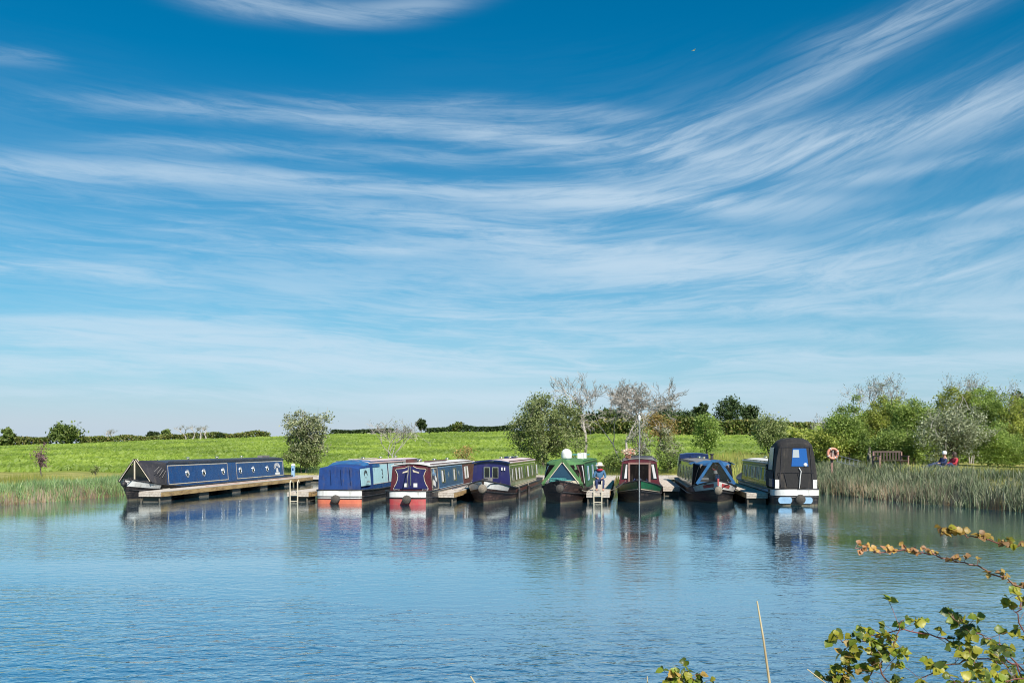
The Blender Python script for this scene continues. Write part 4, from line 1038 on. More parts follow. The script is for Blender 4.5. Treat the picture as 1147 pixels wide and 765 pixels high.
    if hat == 'brim': MB().lathe([(.23, 0), (.24, .012), (.13, .045), (.125, .12), (.09, .16), (.02, .17)], hd+Vector((-.005, 0, .045)), 18).build('sun_hat', hatmat, e, True)
    if hat == 'cap': MB().lathe([(.112, -.02), (.115, .05), (.085, .12), (.02, .14)], hd+Vector((-.005, 0, .02)), 16).build('cap', hatmat, e, True)
    return e
# angler on the pontoon, facing the camera
q = at(672, 549.5, .465)
st = empty('folding_stool', (q.x, q.y, .465), R(-90), label='low dark folding stool under the person on the pontoon', cat='stool')
MB().box((0, 0, .3), (.36, .4, .03)).build('seat', M['cloth_navy'], st)
for yy in (-.17, .17):
    MB().bar((-.16, yy, .0), (.16, yy, .29), .02, .02).build('leg', M['steel'], st); MB().bar((.16, yy*.9, .0), (-.16, yy*.9, .29), .02, .02).build('leg', M['steel'], st)
person(dict(pelvis=(0, 0, .43), waist=(.02, 0, .6), chest=(.04, 0, .8), neck=(.05, 0, .95), head=(.08, 0, 1.06), shl=(.03, .18, .87), elr=(.1, -.26, .62), ell=(.1, .26, .62), shr=(.03, -.18, .87), wrl=(.32, .14, .58), wrr=(.32, -.14, .58), hipl=(.02, .1, .42), hipr=(.02, -.1, .42), knl=(.42, .15, .46), knr=(.42, -.15, .46), anl=(.4, .14, .08), anr=(.4, -.14, .08)),
       (q.x, q.y+.15, .465), R(-94), 'person in wide pale hat, red scarf and blue top seated on the pontoon', M['shirt_blue'], M['cloth_navy'], 'brim', M['hat'], None, M['scarf_red'])
# two on the grass to the right
q = at_d(1052, 507, 46.5); zz = gz(q.x, q.y)
person(dict(pelvis=(0, 0, .14), waist=(-.08, 0, .3), chest=(-.16, 0, .5), neck=(-.18, 0, .64), head=(-.16, 0, .78), shl=(-.15, .18, .56), shr=(-.15, -.18, .56), ell=(-.02, .26, .36), elr=(.0, -.25, .36), wrl=(.22, .16, .34), wrr=(.22, -.14, .34), hipl=(.02, .1, .13), hipr=(.02, -.1, .13), knl=(.42, .12, .34), knr=(.44, -.12, .28), anl=(.82, .12, .1), anr=(.86, -.12, .09), fd=(.5, 0, 1)),
       (q.x+.1, q.y, zz+.02), R(188), 'person in white cap and navy clothes sitting on the grass, legs stretched out', M['cloth_navy'], M['cloth_navy'], 'cap', M['hat_white'])
q2 = at_d(1063, 507, 46.9); zz = gz(q2.x, q2.y)
person(dict(pelvis=(0, 0, .14), waist=(-.05, 0, .3), chest=(-.08, 0, .5), neck=(-.06, 0, .64), head=(-.02, 0, .77), shl=(-.07, .18, .56), shr=(-.07, -.18, .56), ell=(.08, .24, .36), elr=(.08, -.24, .36), wrl=(.3, .14, .3), wrr=(.3, -.14, .3), hipl=(.02, .1, .13), hipr=(.02, -.1, .13), knl=(.36, .2, .36), knr=(.36, -.2, .36), anl=(.52, .1, .08), anr=(.52, -.1, .08)),
       (q2.x+.22, q2.y, zz+.02), R(195), 'brown-haired person in red top sitting on the grass', M['scarf_red'], M['cloth_navy'], hair=M['hair'])

# ------------------------------------------------------------------ bank furniture
q = at_d(997, 515, 50.0); zz = gz(q.x, q.y)
e = empty('bench', (q.x, q.y, zz), R(196), label='dark weathered wooden bench on the right bank under the willows', cat='bench')
# local +y is the front of the bench
for k in range(5): MB().box((0, .05-.1*k+.25, .44), (1.7, .085, .028)).build('seat_slat', M['bench'], e)
for k in range(9): MB().box((-.74+.185*k, -.24-.02, .67), (.07, .022, .38)).build('back_slat', M['bench'], e)
MB().box((0, -.27, .89), (1.75, .05, .085)).build('top_rail', M['bench'], e)
for sx in (-1, 1):
    MB().box((sx*.86, -.24, .44), (.075, .075, .88)).build('leg', M['bench_arm'], e); MB().box((sx*.86, .3, .32), (.075, .075, .64)).build('leg', M['bench_arm'], e)
    MB().box((sx*.86, .06, .665), (.09, .6, .045)).build('armrest', M['bench_arm'], e)
    MB().box((sx*.86, .03, .4), (.05, .46, .08)).build('seat_rail', M['bench_arm'], e)
q = at_d(932.5, 508, 53.0); zz = gz(q.x, q.y)
e = empty('lifebuoy_post', (q.x, q.y+.12, zz), 0, label='wooden post carrying the orange lifebuoy on the right bank', cat='post')
MB().box((0, 0, (q.z-zz+.25)/2), (.1, .1, q.z-zz+.25)).build('upright', M['bench_arm'], e)
MB().box((0, -.06, q.z-zz-.02), (.44, .04, .5)).build('back_board', M['bench_arm'], e)
e = empty('lifebuoy', (q.x, q.y, q.z), 0, label='faded orange lifebuoy ring with white bands hung on its post', cat='lifebuoy')
Mx = Matrix.Rotation(R(90), 3, 'X')
MB().torus((0, -.04, 0), .27, .075, Mx, 28, 10).build('ring', M['orange'], e, True)
for k in range(4):
    a = k*math.pi/2+.5; MB().torus((.27*math.cos(a), -.04, .27*math.sin(a)), .079, .022, Matrix.Rotation(-a, 3, 'Y') , 14, 6).build('band', M['white'], e, True)
MB().bar((0, -.04, -.2), (0.02, -.04, .22), .02, .03).build('hanging_line', M['white'], e)
# a white ladder lying down the bank
a, c = at_d(937, 509.5, 52), at_d(964, 516.5, 51.2)
e = empty('ladder', (a.x, a.y, 0), 0, label='pale metal ladder lying tilted in the grass right of the lifebuoy', cat='ladder')
dd = c-a
for off in (0, -.34):
    MB().tube([(0, 0, a.z+off), (dd.x, dd.y, c.z+off)], .018, 6).build('rail', M['steel'], e)
for k in range(6):
    f = (k+.4)/6; MB().bar((dd.x*f, dd.y*f, a.z+(c.z-a.z)*f), (dd.x*f-.05, dd.y*f, a.z+(c.z-a.z)*f-.34), .022, .022).build('rung', M['steel'], e)

# ------------------------------------------------------------------ trees, bushes, hedges
def leaf_quads(rng, P, size, up=.35, aspect=.5):
    """a rhombic leaf at every point, turned at random"""
    n = len(P); a = rng.normal(0, 1, (n, 3)); a[:, 2] += up*0; a /= np.linalg.norm(a, axis=1)[:, None]
    nrm = rng.normal(0, 1, (n, 3)); nrm[:, 2] += up*2; b = np.cross(nrm, a); b /= np.linalg.norm(b, axis=1)[:, None]+1e-9
    s = (size*rng.uniform(.6, 1.35, n))[:, None]
    V = np.stack([P-a*s*.5, P+b*s*aspect*.5, P+a*s*.5, P-b*s*aspect*.5], 1).reshape(-1, 3)
    return V, np.arange(4*n).reshape(-1, 4)
def crown_points(rng, c, rad, clumps, per, cr, hollow=.45, lump=.25, zmin=None, sq=2.0):
    """clump centres through a lumpy ellipsoid, leaves gathered round each"""
    u = rng.normal(0, 1, (clumps, 3)); u /= (np.abs(u)**sq).sum(1)[:, None]**(1/sq)
    r = hollow+(1-hollow)*rng.random(clumps)**.6
    ph = rng.uniform(0, 6.28, 6); az = np.arctan2(u[:, 1], u[:, 0])
    r = r*(1+lump*(np.sin(2*az+ph[0]+2*u[:, 2])*.4+np.sin(3*az+ph[1])*.35+np.sin(5*u[:, 2]+ph[2]+az)*.35))
    cc = np.asarray(c)+u*r[:, None]*np.asarray(rad)
    if zmin is not None: cc[:, 2] = np.maximum(cc[:, 2], zmin+rng.random(clumps)*.5)
    k = rng.integers(0, clumps, per*clumps); size = cr*rng.uniform(.55, 1.3, clumps)
    P = cc[k]+rng.normal(0, 1, (len(k), 3))*size[k][:, None]*np.array([.6, .6, .5])
    return cc, P
def limbs(rng, base, tips, r0, trunk_top, bark, name, parent, bend=.15):
    m = MB(); base = Vector(base); top = Vector(trunk_top)
    mid = base.lerp(top, .5)+Vector((rng.normal(0, .06), rng.normal(0, .06), 0))*(top-base).length
    m.tube([base-Vector((0, 0, .15)), mid, top], [r0*1.25, r0*.95, r0*.75], 7)
    for t in tips:
        t = Vector(t); a = base.lerp(top, rng.uniform(.55, 1.0)); k = a.lerp(t, .5)+Vector(rng.normal(0, bend, 3))*(t-a).length*.5; k.z += .08*(t-a).length
        m.tube([a, k, t], [r0*.5, r0*.3, r0*.08], 5, False)
    return m.build(name, bark, parent, True)
def tree(name, label, px, top, wpx, Y, leaf, seed, base_py=None, cat='tree', group=None, trunk=.22, clumps=90, per=70, size=.16, cr=.42, bark=None, hollow=.4, lump=.3, depth=.85, low=0., sq=2.0, aspect=.5, twig=0, zsink=0, lowmix=None):
    rng = np.random.default_rng(seed); x = (px-CX)*Y/F; z0 = gz(x, Y)-zsink
    zt = CH-(top-YH)*Y/F; H = zt-z0; w = wpx*Y/F/2
    e = empty(name, (x, Y, z0), 0, label=label, cat=cat, group=group)
    th = H*trunk; rz_ = (H-th*.8)/2
    cc, P = crown_points(rng, (0, 0, th*.8+rz_), (w*.9, w*depth*.9, rz_*.92), clumps, per, cr, hollow, lump, .15+low, sq)
    P = P[P[:, 2] > .02+low*.3]
    V, Fq = leaf_quads(rng, P, size, aspect=aspect)
    tips = cc[rng.permutation(len(cc))[:min(26, len(cc))]]
    limbs(rng, (0, 0, 0), tips, max(.03, H*.018), (rng.normal(0, .1), 0, th+rz_*.6), bark or M['bark'], 'trunk', e)
    link('crown', np_mesh('crown', V, Fq, leaf), e)
    if twig:
        m = MB()
        for _ in range(twig):
            c = Vector(cc[rng.integers(len(cc))]); d = Vector((rng.normal(0, .5), rng.normal(0, .5), 1)).normalized()
            m.tube([c, c+d*cr*1.2, c+d*cr*2.2+Vector(rng.normal(0, .08, 3))], [.022, .016, .006], 4, False)
        m.build('twigs', bark or M['bark_pale'], e, kind='stuff')
    return e
def bare_tree(name, label, base_px, Y, top, spread_px, seed, trunks, leaf=None, leaves=0, group=None, r0=.11, depth=6, lean=0):
    rng = np.random.default_rng(seed); x = (base_px-CX)*Y/F; z0 = gz(x, Y); H = CH-(top-YH)*Y/F-z0
    e = empty(name, (x, Y, z0), 0, label=label, cat='tree', group=group); tips = []
    stems = []
    def grow(p, d, ln, r, lv):
        T, Bm = stems[-1]
        pts = [p]; rad = [r]; q = p; dd = d
        for k in range(3):
            dd = (dd+Vector(rng.normal(0, .13, 3))+Vector((0, 0, .04))).normalized(); q = q+dd*ln/3; pts.append(q); rad.append(r*(1-.12*(k+1)))
        (T if lv <= 1 else Bm).tube(pts, [max(v, .01) for v in rad], 6 if lv < 2 else (4 if lv < 4 else 3), False)
        if lv >= depth: tips.append(q); return
        n = 2 if lv < 1 else int(rng.integers(2, 4))
        for _ in range(n):
            s = rng.normal(0, 1, 3); s -= s.dot(np.array(dd))*np.array(dd); s /= np.linalg.norm(s)
            nd = (dd+Vector(s)*rng.uniform(.4, .95)).normalized(); t = rng.integers(1, 4)
            grow(pts[t] if lv > 1 else q, nd, ln*rng.uniform(.62, .82), r*.62, lv+1)
    for dx, tx, h in trunks:
        T, Bm = MB(), MB(); stems.append((T, Bm))
        d = Vector((tx, rng.normal(0, .06), 1)).normalized(); grow(Vector((dx, 0, -.1)), d, H*h, r0, 0)
    # scale to height and spread
    allv = np.array(sum([a.v+b_.v for a, b_ in stems], [])); zs = H/allv[:, 2].max(); k = (spread_px*Y/F)/(np.percentile(allv[:, 0], 96)-np.percentile(allv[:, 0], 4))
    k = min(max(k, .6), 1.5)
    f = lambda vs: [(v[0]*k, v[1]*k, v[2]*zs) for v in vs]
    for T, Bm in stems:
        T.v, Bm.v = f(T.v), f(Bm.v)
        tr_ = T.build('trunk', M['bark_pale'], e, True); Bm.build('branches', M['bark_pale'], tr_, kind='stuff')
    if leaves:
        tp = np.array(f(tips)); P = tp[rng.integers(0, len(tp), leaves)]+rng.normal(0, .16, (leaves, 3)); V, Fq = leaf_quads(rng, P, .09)
        link('crown', np_mesh('crown', V, Fq, leaf), e)
    return e
def hedge(label, pts, h, w, leaf, seed, n=2600, size=.4, group='hedgerows', name='hedgerow'):
    n = int(n*2.4)
    """pts: (px, Y) along the hedge; stands on the ground"""
    rng = np.random.default_rng(seed); Wp = np.array([((px-CX)*Y/F, Y) for px, Y in pts]); seg = np.hypot(*np.diff(Wp, axis=0).T)
    cum = np.r_[0, np.cumsum(seg)]; u = rng.random(n)*cum[-1]
    n = int(n*1.0); nb = max(4, int(cum[-1]/3)); hh = np.interp(u, np.linspace(0, cum[-1], nb), rng.uniform(.65, 1.2, nb))*h
    X = np.interp(u, cum, Wp[:, 0])+rng.normal(0, w*.35, n); Yy = np.interp(u, cum, Wp[:, 1])+rng.normal(0, w*.35, n)
    Z = ground(X, Yy)+hh*rng.random(n)**.75
    c = Wp.mean(0); z0 = gz(*c); V, Fq = leaf_quads(rng, np.stack([X-c[0], Yy-c[1], Z-z0], -1), size, aspect=.7)
    o = link(name, np_mesh(name, V, Fq, leaf)); o.location = (c[0], c[1], z0)
    return tag(o, label, 'hedge', group)

# mid-distance, behind the moorings
tree('bushy_tree', 'round pinkish-green tree left of the blue canvas stern, behind the leftmost pontoon', 343, 455, 60, 72, G_PINK, 11, trunk=.2, clumps=120, per=62, size=.17, cr=.36, hollow=.25, lump=.35, twig=50, bark=M['bark_pale'])
tree('bushy_tree', 'dark green lower bush in front of the round pinkish tree', 338, 492, 42, 71.4, G_BUSH, 12, trunk=.1, clumps=50, per=70, size=.15, cr=.34, cat='bush')
bare_tree('thin_shrub', 'thin half-bare shrub above the pale blue roof', 443, 72, 468, 46, 13, ((-.1, -.15, .3), (.1, .2, .3), (0, .02, .34)), G_BUSH, 520, r0=.05, depth=5)
tree('bushy_tree', 'large dense green bush behind the white dome', 611, 438, 92, 74, G_BUSH, 21, trunk=.08, clumps=210, per=95, size=.17, cr=.5, hollow=.3, lump=.28, twig=36, bark=M['bark'])
bare_tree('bare_tree', 'pale dead tree rising behind the large green bush', 655, 77, 413, 62, 37, ((0, .02, .36),), r0=.12, depth=6)
bare_tree('bare_tree', 'leafless tree with slanting pale trunk between bush and mast', 699, 75, 424, 70, 33, ((.0, -.25, .32),), r0=.075, depth=8)
bare_tree('bare_tree', 'leafless twin-trunked tree just left of the mast', 708, 76, 420, 88, 34, ((-.1, .0, .28), (.35, .1, .28)), r0=.085, depth=8)
tree('scrub_bush', 'grey leafless-looking scrub at the mast', 716, 471, 34, 73, G_GREY, 35, trunk=.15, clumps=36, per=50, size=.13, cr=.3, cat='bush', twig=40)
tree('scrub_bush', 'rusty brown bush between the bare trees and the far oaks', 740, 459, 44, 110, G_RUST, 36, trunk=.2, clumps=50, per=60, size=.24, cr=.6, cat='bush')
tree('bushy_tree', 'upright green tree above the faded blue cover', 792, 462, 34, 82, G_WILLOW, 41, trunk=.15, clumps=70, per=70, size=.18, cr=.4)
tree('bushy_tree', 'spreading green tree above the white boat roof left of the black hood', 862, 462, 44, 84, G_BUSH, 42, trunk=.15, clumps=80, per=70, size=.18, cr=.45)
tree('scrub_bush', 'grey-green scrub above the red-brown boat, right of the mast', 748, 484, 34, 74, G_PINK, 43, trunk=.15, clumps=40, per=55, size=.15, cr=.34, cat='bush', twig=20)
tree('scrub_bush', 'low leafy bush behind the masted boat stern', 752, 508, 30, 71.5, G_WILLOW, 44, trunk=.1, clumps=30, per=60, size=.15, cr=.3, cat='bush')
tree('scrub_bush', 'low green bush right of the person in the wide hat', 688, 502, 34, 72, G_WILLOW, 45, trunk=.1, clumps=30, per=60, size=.15, cr=.3, cat='bush')
tree('scrub_bush', 'yellow-green bush beside the lifebuoy', 928, 482, 66, 60, G_WILLOW_B, 46, trunk=.1, clumps=80, per=80, size=.15, cr=.38, cat='bush')
tree('scrub_bush', 'brownish low shrub above the white roof of the maroon boat', 522, 500, 30, 72.5, G_RUST, 47, trunk=.1, clumps=30, per=34, size=.13, cr=.34, cat='bush')
tree('sapling', 'small purple-leaved sapling among the reeds at far left', 47, 495, 15, 56, G_PURPLE, 51, trunk=.3, clumps=22, per=26, size=.12, cr=.2, cat='sapling')
tree('sapling', 'tiny dull sapling in the rough grass left of the black canopy', 107, 521, 11, 58, G_BUSH, 52, trunk=.2, clumps=12, per=22, size=.1, cr=.14, cat='sapling')
# right bank grove
GR = 'willows on the right bank'
for lab, px, top, w, Y, lf, sd_, cl, sz in (
    ('leftmost willow of the right bank grove, tapering and feathery', 948, 449, 52, 60, G_WILLOW, 61, 110, .16),
    ('second willow from the left in the right bank grove', 988, 443, 70, 61, G_WILLOW_B, 62, 150, .16),
    ('broad willow behind the bench', 1022, 446, 64, 57, G_WILLOW, 63, 150, .16),
    ('tall willow behind the pale flowering bush', 1072, 434, 74, 60, G_WILLOW_B, 64, 170, .16),
    ('tall loose-topped willow right of the pale flowering bush', 1108, 430, 66, 58, G_WILLOW, 65, 160, .16),
    ('yellowish willow at the right edge of the picture', 1150, 446, 80, 56, G_WILLOW_B, 66, 160, .16),
    ('low willow beside the yellow patch at the far right', 1118, 476, 70, 52, G_WILLOW, 67, 110, .14),
    ('low leafy willow bush right behind the bench', 1000, 482, 62, 54, G_WILLOW, 70, 90, .14)):
    tree('willow', lab, px, top, w, Y, lf, sd_, group=GR, trunk=.1, clumps=cl, per=135, size=sz*.92, cr=.36, hollow=.3, lump=.32, aspect=.38, twig=5, bark=M['bark'])
bare_tree('bare_tree', 'pale bare-crowned tree rising above the left willows of the grove', 972, 64, 419, 58, 68, ((0, .0, .42), (.2, .15, .4)), G_PINK, 900, r0=.09, depth=6)
bare_tree('thin_shrub', 'thin bare-topped tree rising from the tall willows at right', 1086, 62, 417, 74, 71, ((0, -.15, .42), (.3, .15, .4), (.1, .05, .42)), G_GREY, 1500, r0=.06, depth=6)
bare_tree('thin_shrub', 'small bare shrub at the left edge of the willow grove', 926, 62, 462, 20, 72, ((0, 0, .36),), G_PINK, 80, r0=.04, depth=5)
tree('flowering_bush', 'pale grey-white flowering bush behind the people on the grass', 1066, 452, 76, 51.5, G_GREY, 69, trunk=.12, clumps=130, per=75, size=.13, cr=.36, hollow=.35, lump=.4, cat='bush', aspect=.45, twig=20)
# far trees and hedges on the rise
FT = 'far trees on the rise'
for lab, px, top, w, Y, sd_, lf, tk in (
    ('largest dark oak of the far group on the rise', 815, 444, 36, 285, 81, G_DARK, .2), ('dark oak at right of the far group', 840, 453, 22, 290, 82, G_DARK, .25),
    ('small round dark tree left of the far oaks', 785, 452, 19, 280, 83, G_DARK, .35), ('dark tree behind the rusty bush', 744, 452, 26, 270, 84, G_DARK, .15),
    ('broad dark tree left of the far oaks', 764, 461, 32, 260, 85, G_DARK, .1), ('round dark tree seen through the bare branches', 690, 458, 34, 250, 86, G_FAR, .1),
    ('dark tree beside the dead tree', 662, 462, 30, 240, 87, G_DARK, .1), ('lone dark tree on the skyline above the maroon boat', 472, 470, 11, 262, 88, G_DARK, .4),
    ('big rounded tree at the far hedge on the left', 73, 475.5, 39, 225, 89, G_FAR, .06), ('tall narrow tree at the far left edge', 9, 479, 13, 225, 90, G_FAR, .2),
    ('small round tree on the left skyline', 186, 482, 11, 255, 91, G_FAR, .15), ('low dark tree on the left skyline', 172, 484, 14, 258, 92, G_DARK, .1),
    ('tiny dark bush on the skyline left of the pinkish tree', 292, 486, 8, 262, 93, G_DARK, .1), ('small dark bush on the skyline behind the sapling', 246, 484.5, 8, 258, 94, G_DARK, .1),
    ('low humped tree on the skyline hedge in the middle', 513, 474, 15, 264, 95, G_HEDGE, .05), ('low dark tree at the right edge of the picture', 1146, 440, 30, 200, 96, G_DARK, .1)):
    tree('far_tree', lab, px, top, w, Y, lf, sd_, group=FT, trunk=tk, clumps=60, per=42, size=.75, cr=w*Y/F*.13, hollow=.3, lump=.3, low=0)
bare_tree('bare_tree', 'greyish leafless trees on the left skyline, wider one', 216, 250, 474.5, 34, 97, ((-1.5, -.1, .38), (0, .05, .4), (1.6, .1, .38)), G_PINK, 700, r0=.2, depth=5)
bare_tree('bare_tree', 'small greyish leafless tree on the left skyline near the big rounded tree', 122, 245, 480, 14, 98, ((0, 0, .4), (.4, .1, .4)), G_PINK, 260, r0=.14, depth=5)
bare_tree('bare_tree', 'faint leafless tree on the skyline right of the wider bare one', 231, 252, 476, 12, 99, ((0, 0, .42),), G_PINK, 160, r0=.14, depth=5)
hedge('low brown-green hedge at far left between tall and rounded trees', [(-60, 226), (55, 226)], 2.6, 2, G_HEDGE, 101, 2600, .5)
hedge('hedge along the left skyline right of the rounded tree', [(88, 228), (130, 240), (210, 256), (300, 262)], 1.7, 1.6, G_HEDGE, 102, 4200, .45)
hedge('hedge on the skyline right of the pinkish tree', [(372, 262), (440, 262)], 1.5, 1.5, G_DARK, 103, 1500, .45)
hedge('hedge on the skyline below the lone dark tree', [(478, 263), (535, 264)], 2.0, 1.5, G_DARK, 104, 1700, .45)
hedge('hedge on the skyline left of the large green bush', [(537, 264), (575, 264)], 1.9, 1.5, G_DARK, 105, 1200, .45)
hedge('field hedge between the large bush and the bare trees', [(640, 200), (720, 190)], 3.4, 2, G_HEDGE, 106, 2200, .5)
hedge('field hedge left of the upright green tree', [(735, 185), (812, 182)], 3.2, 2, G_HEDGE, 107, 2400, .5)
hedge('field hedge right of the upright green tree', [(815, 180), (905, 178)], 3.0, 2, G_HEDGE, 108, 2600, .5)
hedge('pale hedge below the far oaks', [(700, 290), (880, 292)], 1.4, 2, G_FAR, 109, 2600, .5)
hedge('leafy hedge closing the gaps behind the willow grove', [(925, 66), (1060, 66), (1180, 64)], 3.0, 1.4, G_WILLOW, 111, 9000, .2)
hedge('yellow-green hedge leading to the right grove', [(870, 130), (960, 110)], 2.2, 2, G_WILLOW_B, 110, 2200, .4)

# ------------------------------------------------------------------ reeds, rough grass and crop
def blades(name, X, Y, Zb, h, w, bend, mat, seed, segs=2):
    """thin upright blades, each a tapering strip"""
    rng = np.random.default_rng(seed); n = len(X); a = rng.uniform(0, 6.283, n); la = rng.uniform(0, 6.283, n)
    sx, sy = np.cos(a)*w/2, np.sin(a)*w/2; bx, by = np.cos(la)*bend*h, np.sin(la)*bend*h
    V = []
    for k in range(segs+1):
        f = k/segs; wk_ = (1-f)**.7 if k else .8
        cx, cy, cz = X+bx*f*f, Y+by*f*f, Zb+h*f*(1-.18*bend*f)
        if k < segs: V += [np.stack([cx-sx*wk_, cy-sy*wk_, cz], -1), np.stack([cx+sx*wk_, cy+sy*wk_, cz], -1)]
        else: V += [np.stack([cx, cy, cz], -1)]
    V = np.stack(V, 1); m_ = V.shape[1]; base = (np.arange(n)*m_)[:, None]; T = []
    for k in range(segs-1):
        T += [base+np.array([2*k, 2*k+1, 2*k+3]), base+np.array([2*k, 2*k+3, 2*k+2])]
    T += [base+np.array([2*segs-2, 2*segs-1, 2*segs])]
    return link(name, np_mesh(name, V.reshape(-1, 3), np.concatenate(T), mat))
def along(rng, poly, n, d0, d1):
    """points scattered along a stretch of the water's edge, d metres inland"""
    P = np.array(poly, float); seg = np.diff(P, axis=0); L_ = np.hypot(*seg.T); cum = np.r_[0, np.cumsum(L_)]; u = rng.random(n)*cum[-1]
    x = np.interp(u, cum, P[:, 0]); y = np.interp(u, cum, P[:, 1]); i = np.clip(np.searchsorted(cum, u)-1, 0, len(seg)-1)
    nx_, ny_ = seg[i, 1]/L_[i], -seg[i, 0]/L_[i]
    d = rng.uniform(d0, d1, n)
    return x+nx_*d, y+ny_*d, d, u
rng = np.random.default_rng(7)
RIGHT = [(16.8, 64), (16.6, 58), (16.3, 51), (17.2, 43.5), (19.1, 36), (20.8, 27)]
RIGHT = RIGHT[::-1]           # inland is to the right of travel away from the camera
LEFT = [(-19.5, 57), (-19.4, 55), (-19.6, 46.6), (-21.2, 40), (-23.5, 32)]
def reed_bank(poly, n, d0, d1, hmin, hmax, mat, name, label, seed, w=.028, bend=.28, drop=0., tuft=0):
    rg = np.random.default_rng(seed); X, Y, d, u = along(rg, poly, n, d0, d1)
    if tuft:
        k = rg.integers(0, n//tuft, n); cu = rg.random(n//tuft)*.98; X0, Y0_, d0_, u0 = along(np.random.default_rng(seed+50), poly, n//tuft, d0, d1)
        X = X0[k]+rg.normal(0, .26, n); Y = Y0_[k]+rg.normal(0, .26, n); d = d0_[k]; u = u0[k]; hk = rg.uniform(.72, 1.22, n//tuft)[k]
    else: hk = 1.0
    patch = .5+.5*np.sin(u*1.3+seed)*np.sin(u*.47+2)+.25*np.sin(u*3.1)
    h = (hmin+(hmax-hmin)*rg.random(n)**1.3)*(.82+.22*patch)*hk
    h = h*(1-drop*np.clip(d/3, 0, 1)); Z = np.maximum(ground(X, Y), -.12)
    o = blades(name, X, Y, Z-.05, h, np.full(n, w)*rg.uniform(.6, 1.4, n), rg.uniform(.05, bend, n), mat, seed)
    return tag(o, label, 'reeds', kind='stuff')
reed_bank(RIGHT, 24000, -.25, 3.0, .45, 1.12, G_REED, 'reeds', 'dense grey-green reeds along the right bank', 1, .036, .6, .6, 26)
reed_bank(RIGHT, 4200, -.35, .5, .35, .95, G_DRYREED, 'dry_reeds', 'dry pale reed stems at the right water edge', 2, .026, .18)
reed_bank(RIGHT, 8000, 1.8, 5.5, .15, .45, G_GRASS, 'rough_grass', 'rough yellow-green grass on the right bank', 3, .04)
reed_bank(LEFT, 17000, -.2, 3.2, .34, .8, G_REED_L, 'reeds', 'yellow-green reeds along the left bank', 4, .036, .5, .45, 26)
reed_bank(LEFT, 2200, -.35, .45, .3, .75, G_DRYREED, 'dry_reeds', 'dry pale reed stems at the left water edge', 5, .026, .18)
reed_bank(LEFT, 9000, 2.4, 9, .2, .6, G_GRASS, 'rough_grass', 'rough grass behind the left reeds', 6, .045)
BACK = [(-19.4, 58), (-18.6, 64), (-15, 69.6), (-5, 70.2), (6, 70.2), (13, 69.5), (16.6, 66), (16.7, 60)][::-1]
reed_bank(BACK, 12000, -.1, 4, .3, .85, G_REED_L, 'bank_grass', 'tall grass and weeds along the far bank behind the boats', 8, .045)
reed_bank([(30, 71), (16, 72.5), (4, 72.5)], 12000, -9, 3, .4, 1.05, G_GRASS, 'tall_grass', 'tall straw-yellow grass behind the right hand boats', 9, .05)
# leafy crop over the field
rg = np.random.default_rng(21); n = 95000
Yc = 74+190*rg.random(n)**1.35; Xc = (rg.random(n)*2-1)*.6*Yc+rg.normal(0, 2, n)
row = np.round(Yc/.9)*.9+rg.normal(0, .12, n); Yc = np.where(Yc < 190, row, Yc)
keep = (basin_d(Xc, Yc) > 3.5) & (np.sin(Xc*.11+np.sin(Yc*.07)*2)*np.sin(Yc*.19)+rg.normal(0, .55, n) > -.75); Xc, Yc = Xc[keep], Yc[keep]; n = len(Xc)
Zc = ground(Xc, Yc); hh = rg.uniform(.12, .28, n)*(1+Yc/400); ww = rg.uniform(.16, .4, n)*(1+Yc/260); aa = rg.uniform(-.7, .7, n)
tilt = rg.uniform(-.25, .15, n)
V = np.stack([np.stack([Xc-np.cos(aa)*ww*.5, Yc-np.sin(aa)*ww*.5, Zc+hh*.4], -1), np.stack([Xc, Yc-.06, Zc-.05], -1), np.stack([Xc+np.cos(aa)*ww*.5, Yc+np.sin(aa)*ww*.5, Zc+hh*.45], -1), np.stack([Xc+rg.normal(0, .05, n), Yc+hh*.9+tilt, Zc+hh], -1)], 1).reshape(-1, 3)
tag(link('crop', np_mesh('crop', V, np.arange(4*n).reshape(-1, 4), G_CROP)), 'low bright green leafy crop covering the field', 'crop', kind='stuff')

# ------------------------------------------------------------------ foreground plants on the near bank
def leaf_mesh(kind, seed, mat):
    rg = random.Random(seed); n = 9; V = []; Fx = []
    for k in range(n+1):
        y = k/n; w = .62*math.sin(math.pi*min(1, y*1.02+.02))**.8*(1-.45*y)*(1+(.13 if k % 2 else -.1)*(k < n)); w = max(w, 0); droop = -.25*y*y+rg.uniform(-.02, .02)
        V += [(-w, y, droop+.3*w), (0, y, droop), (w, y, droop+.3*w)]
    for k in range(n):
        a = 3*k; Fx += [(a, a+1, a+4, a+3), (a+1, a+2, a+5, a+4)]
    me = bpy.data.meshes.new('leaf'); me.from_pydata(V, [], Fx); me.materials.append(mat); me.shade_smooth(); return me
LM = [leaf_mat('bramble_leaf_a', [(.2, .26, .03), (.22, .28, .035)], .4, .4), leaf_mat('bramble_leaf_b', [(.07, .11, .022), (.1, .14, .03)], .35, .4),
      leaf_mat('bramble_leaf_c', [(.36, .36, .04), (.42, .38, .05)], .45, .4), leaf_mat('bramble_leaf_d', [(.4, .25, .06), (.46, .3, .08)], .35, .45), leaf_mat('bramble_leaf_e', [(.32, .16, .06), (.36, .2, .1)], .3, .5)]
LMESH = [[leaf_mesh('leaf', 3*i+j, m_) for j in range(3)] for i, m_ in enumerate(LM)]
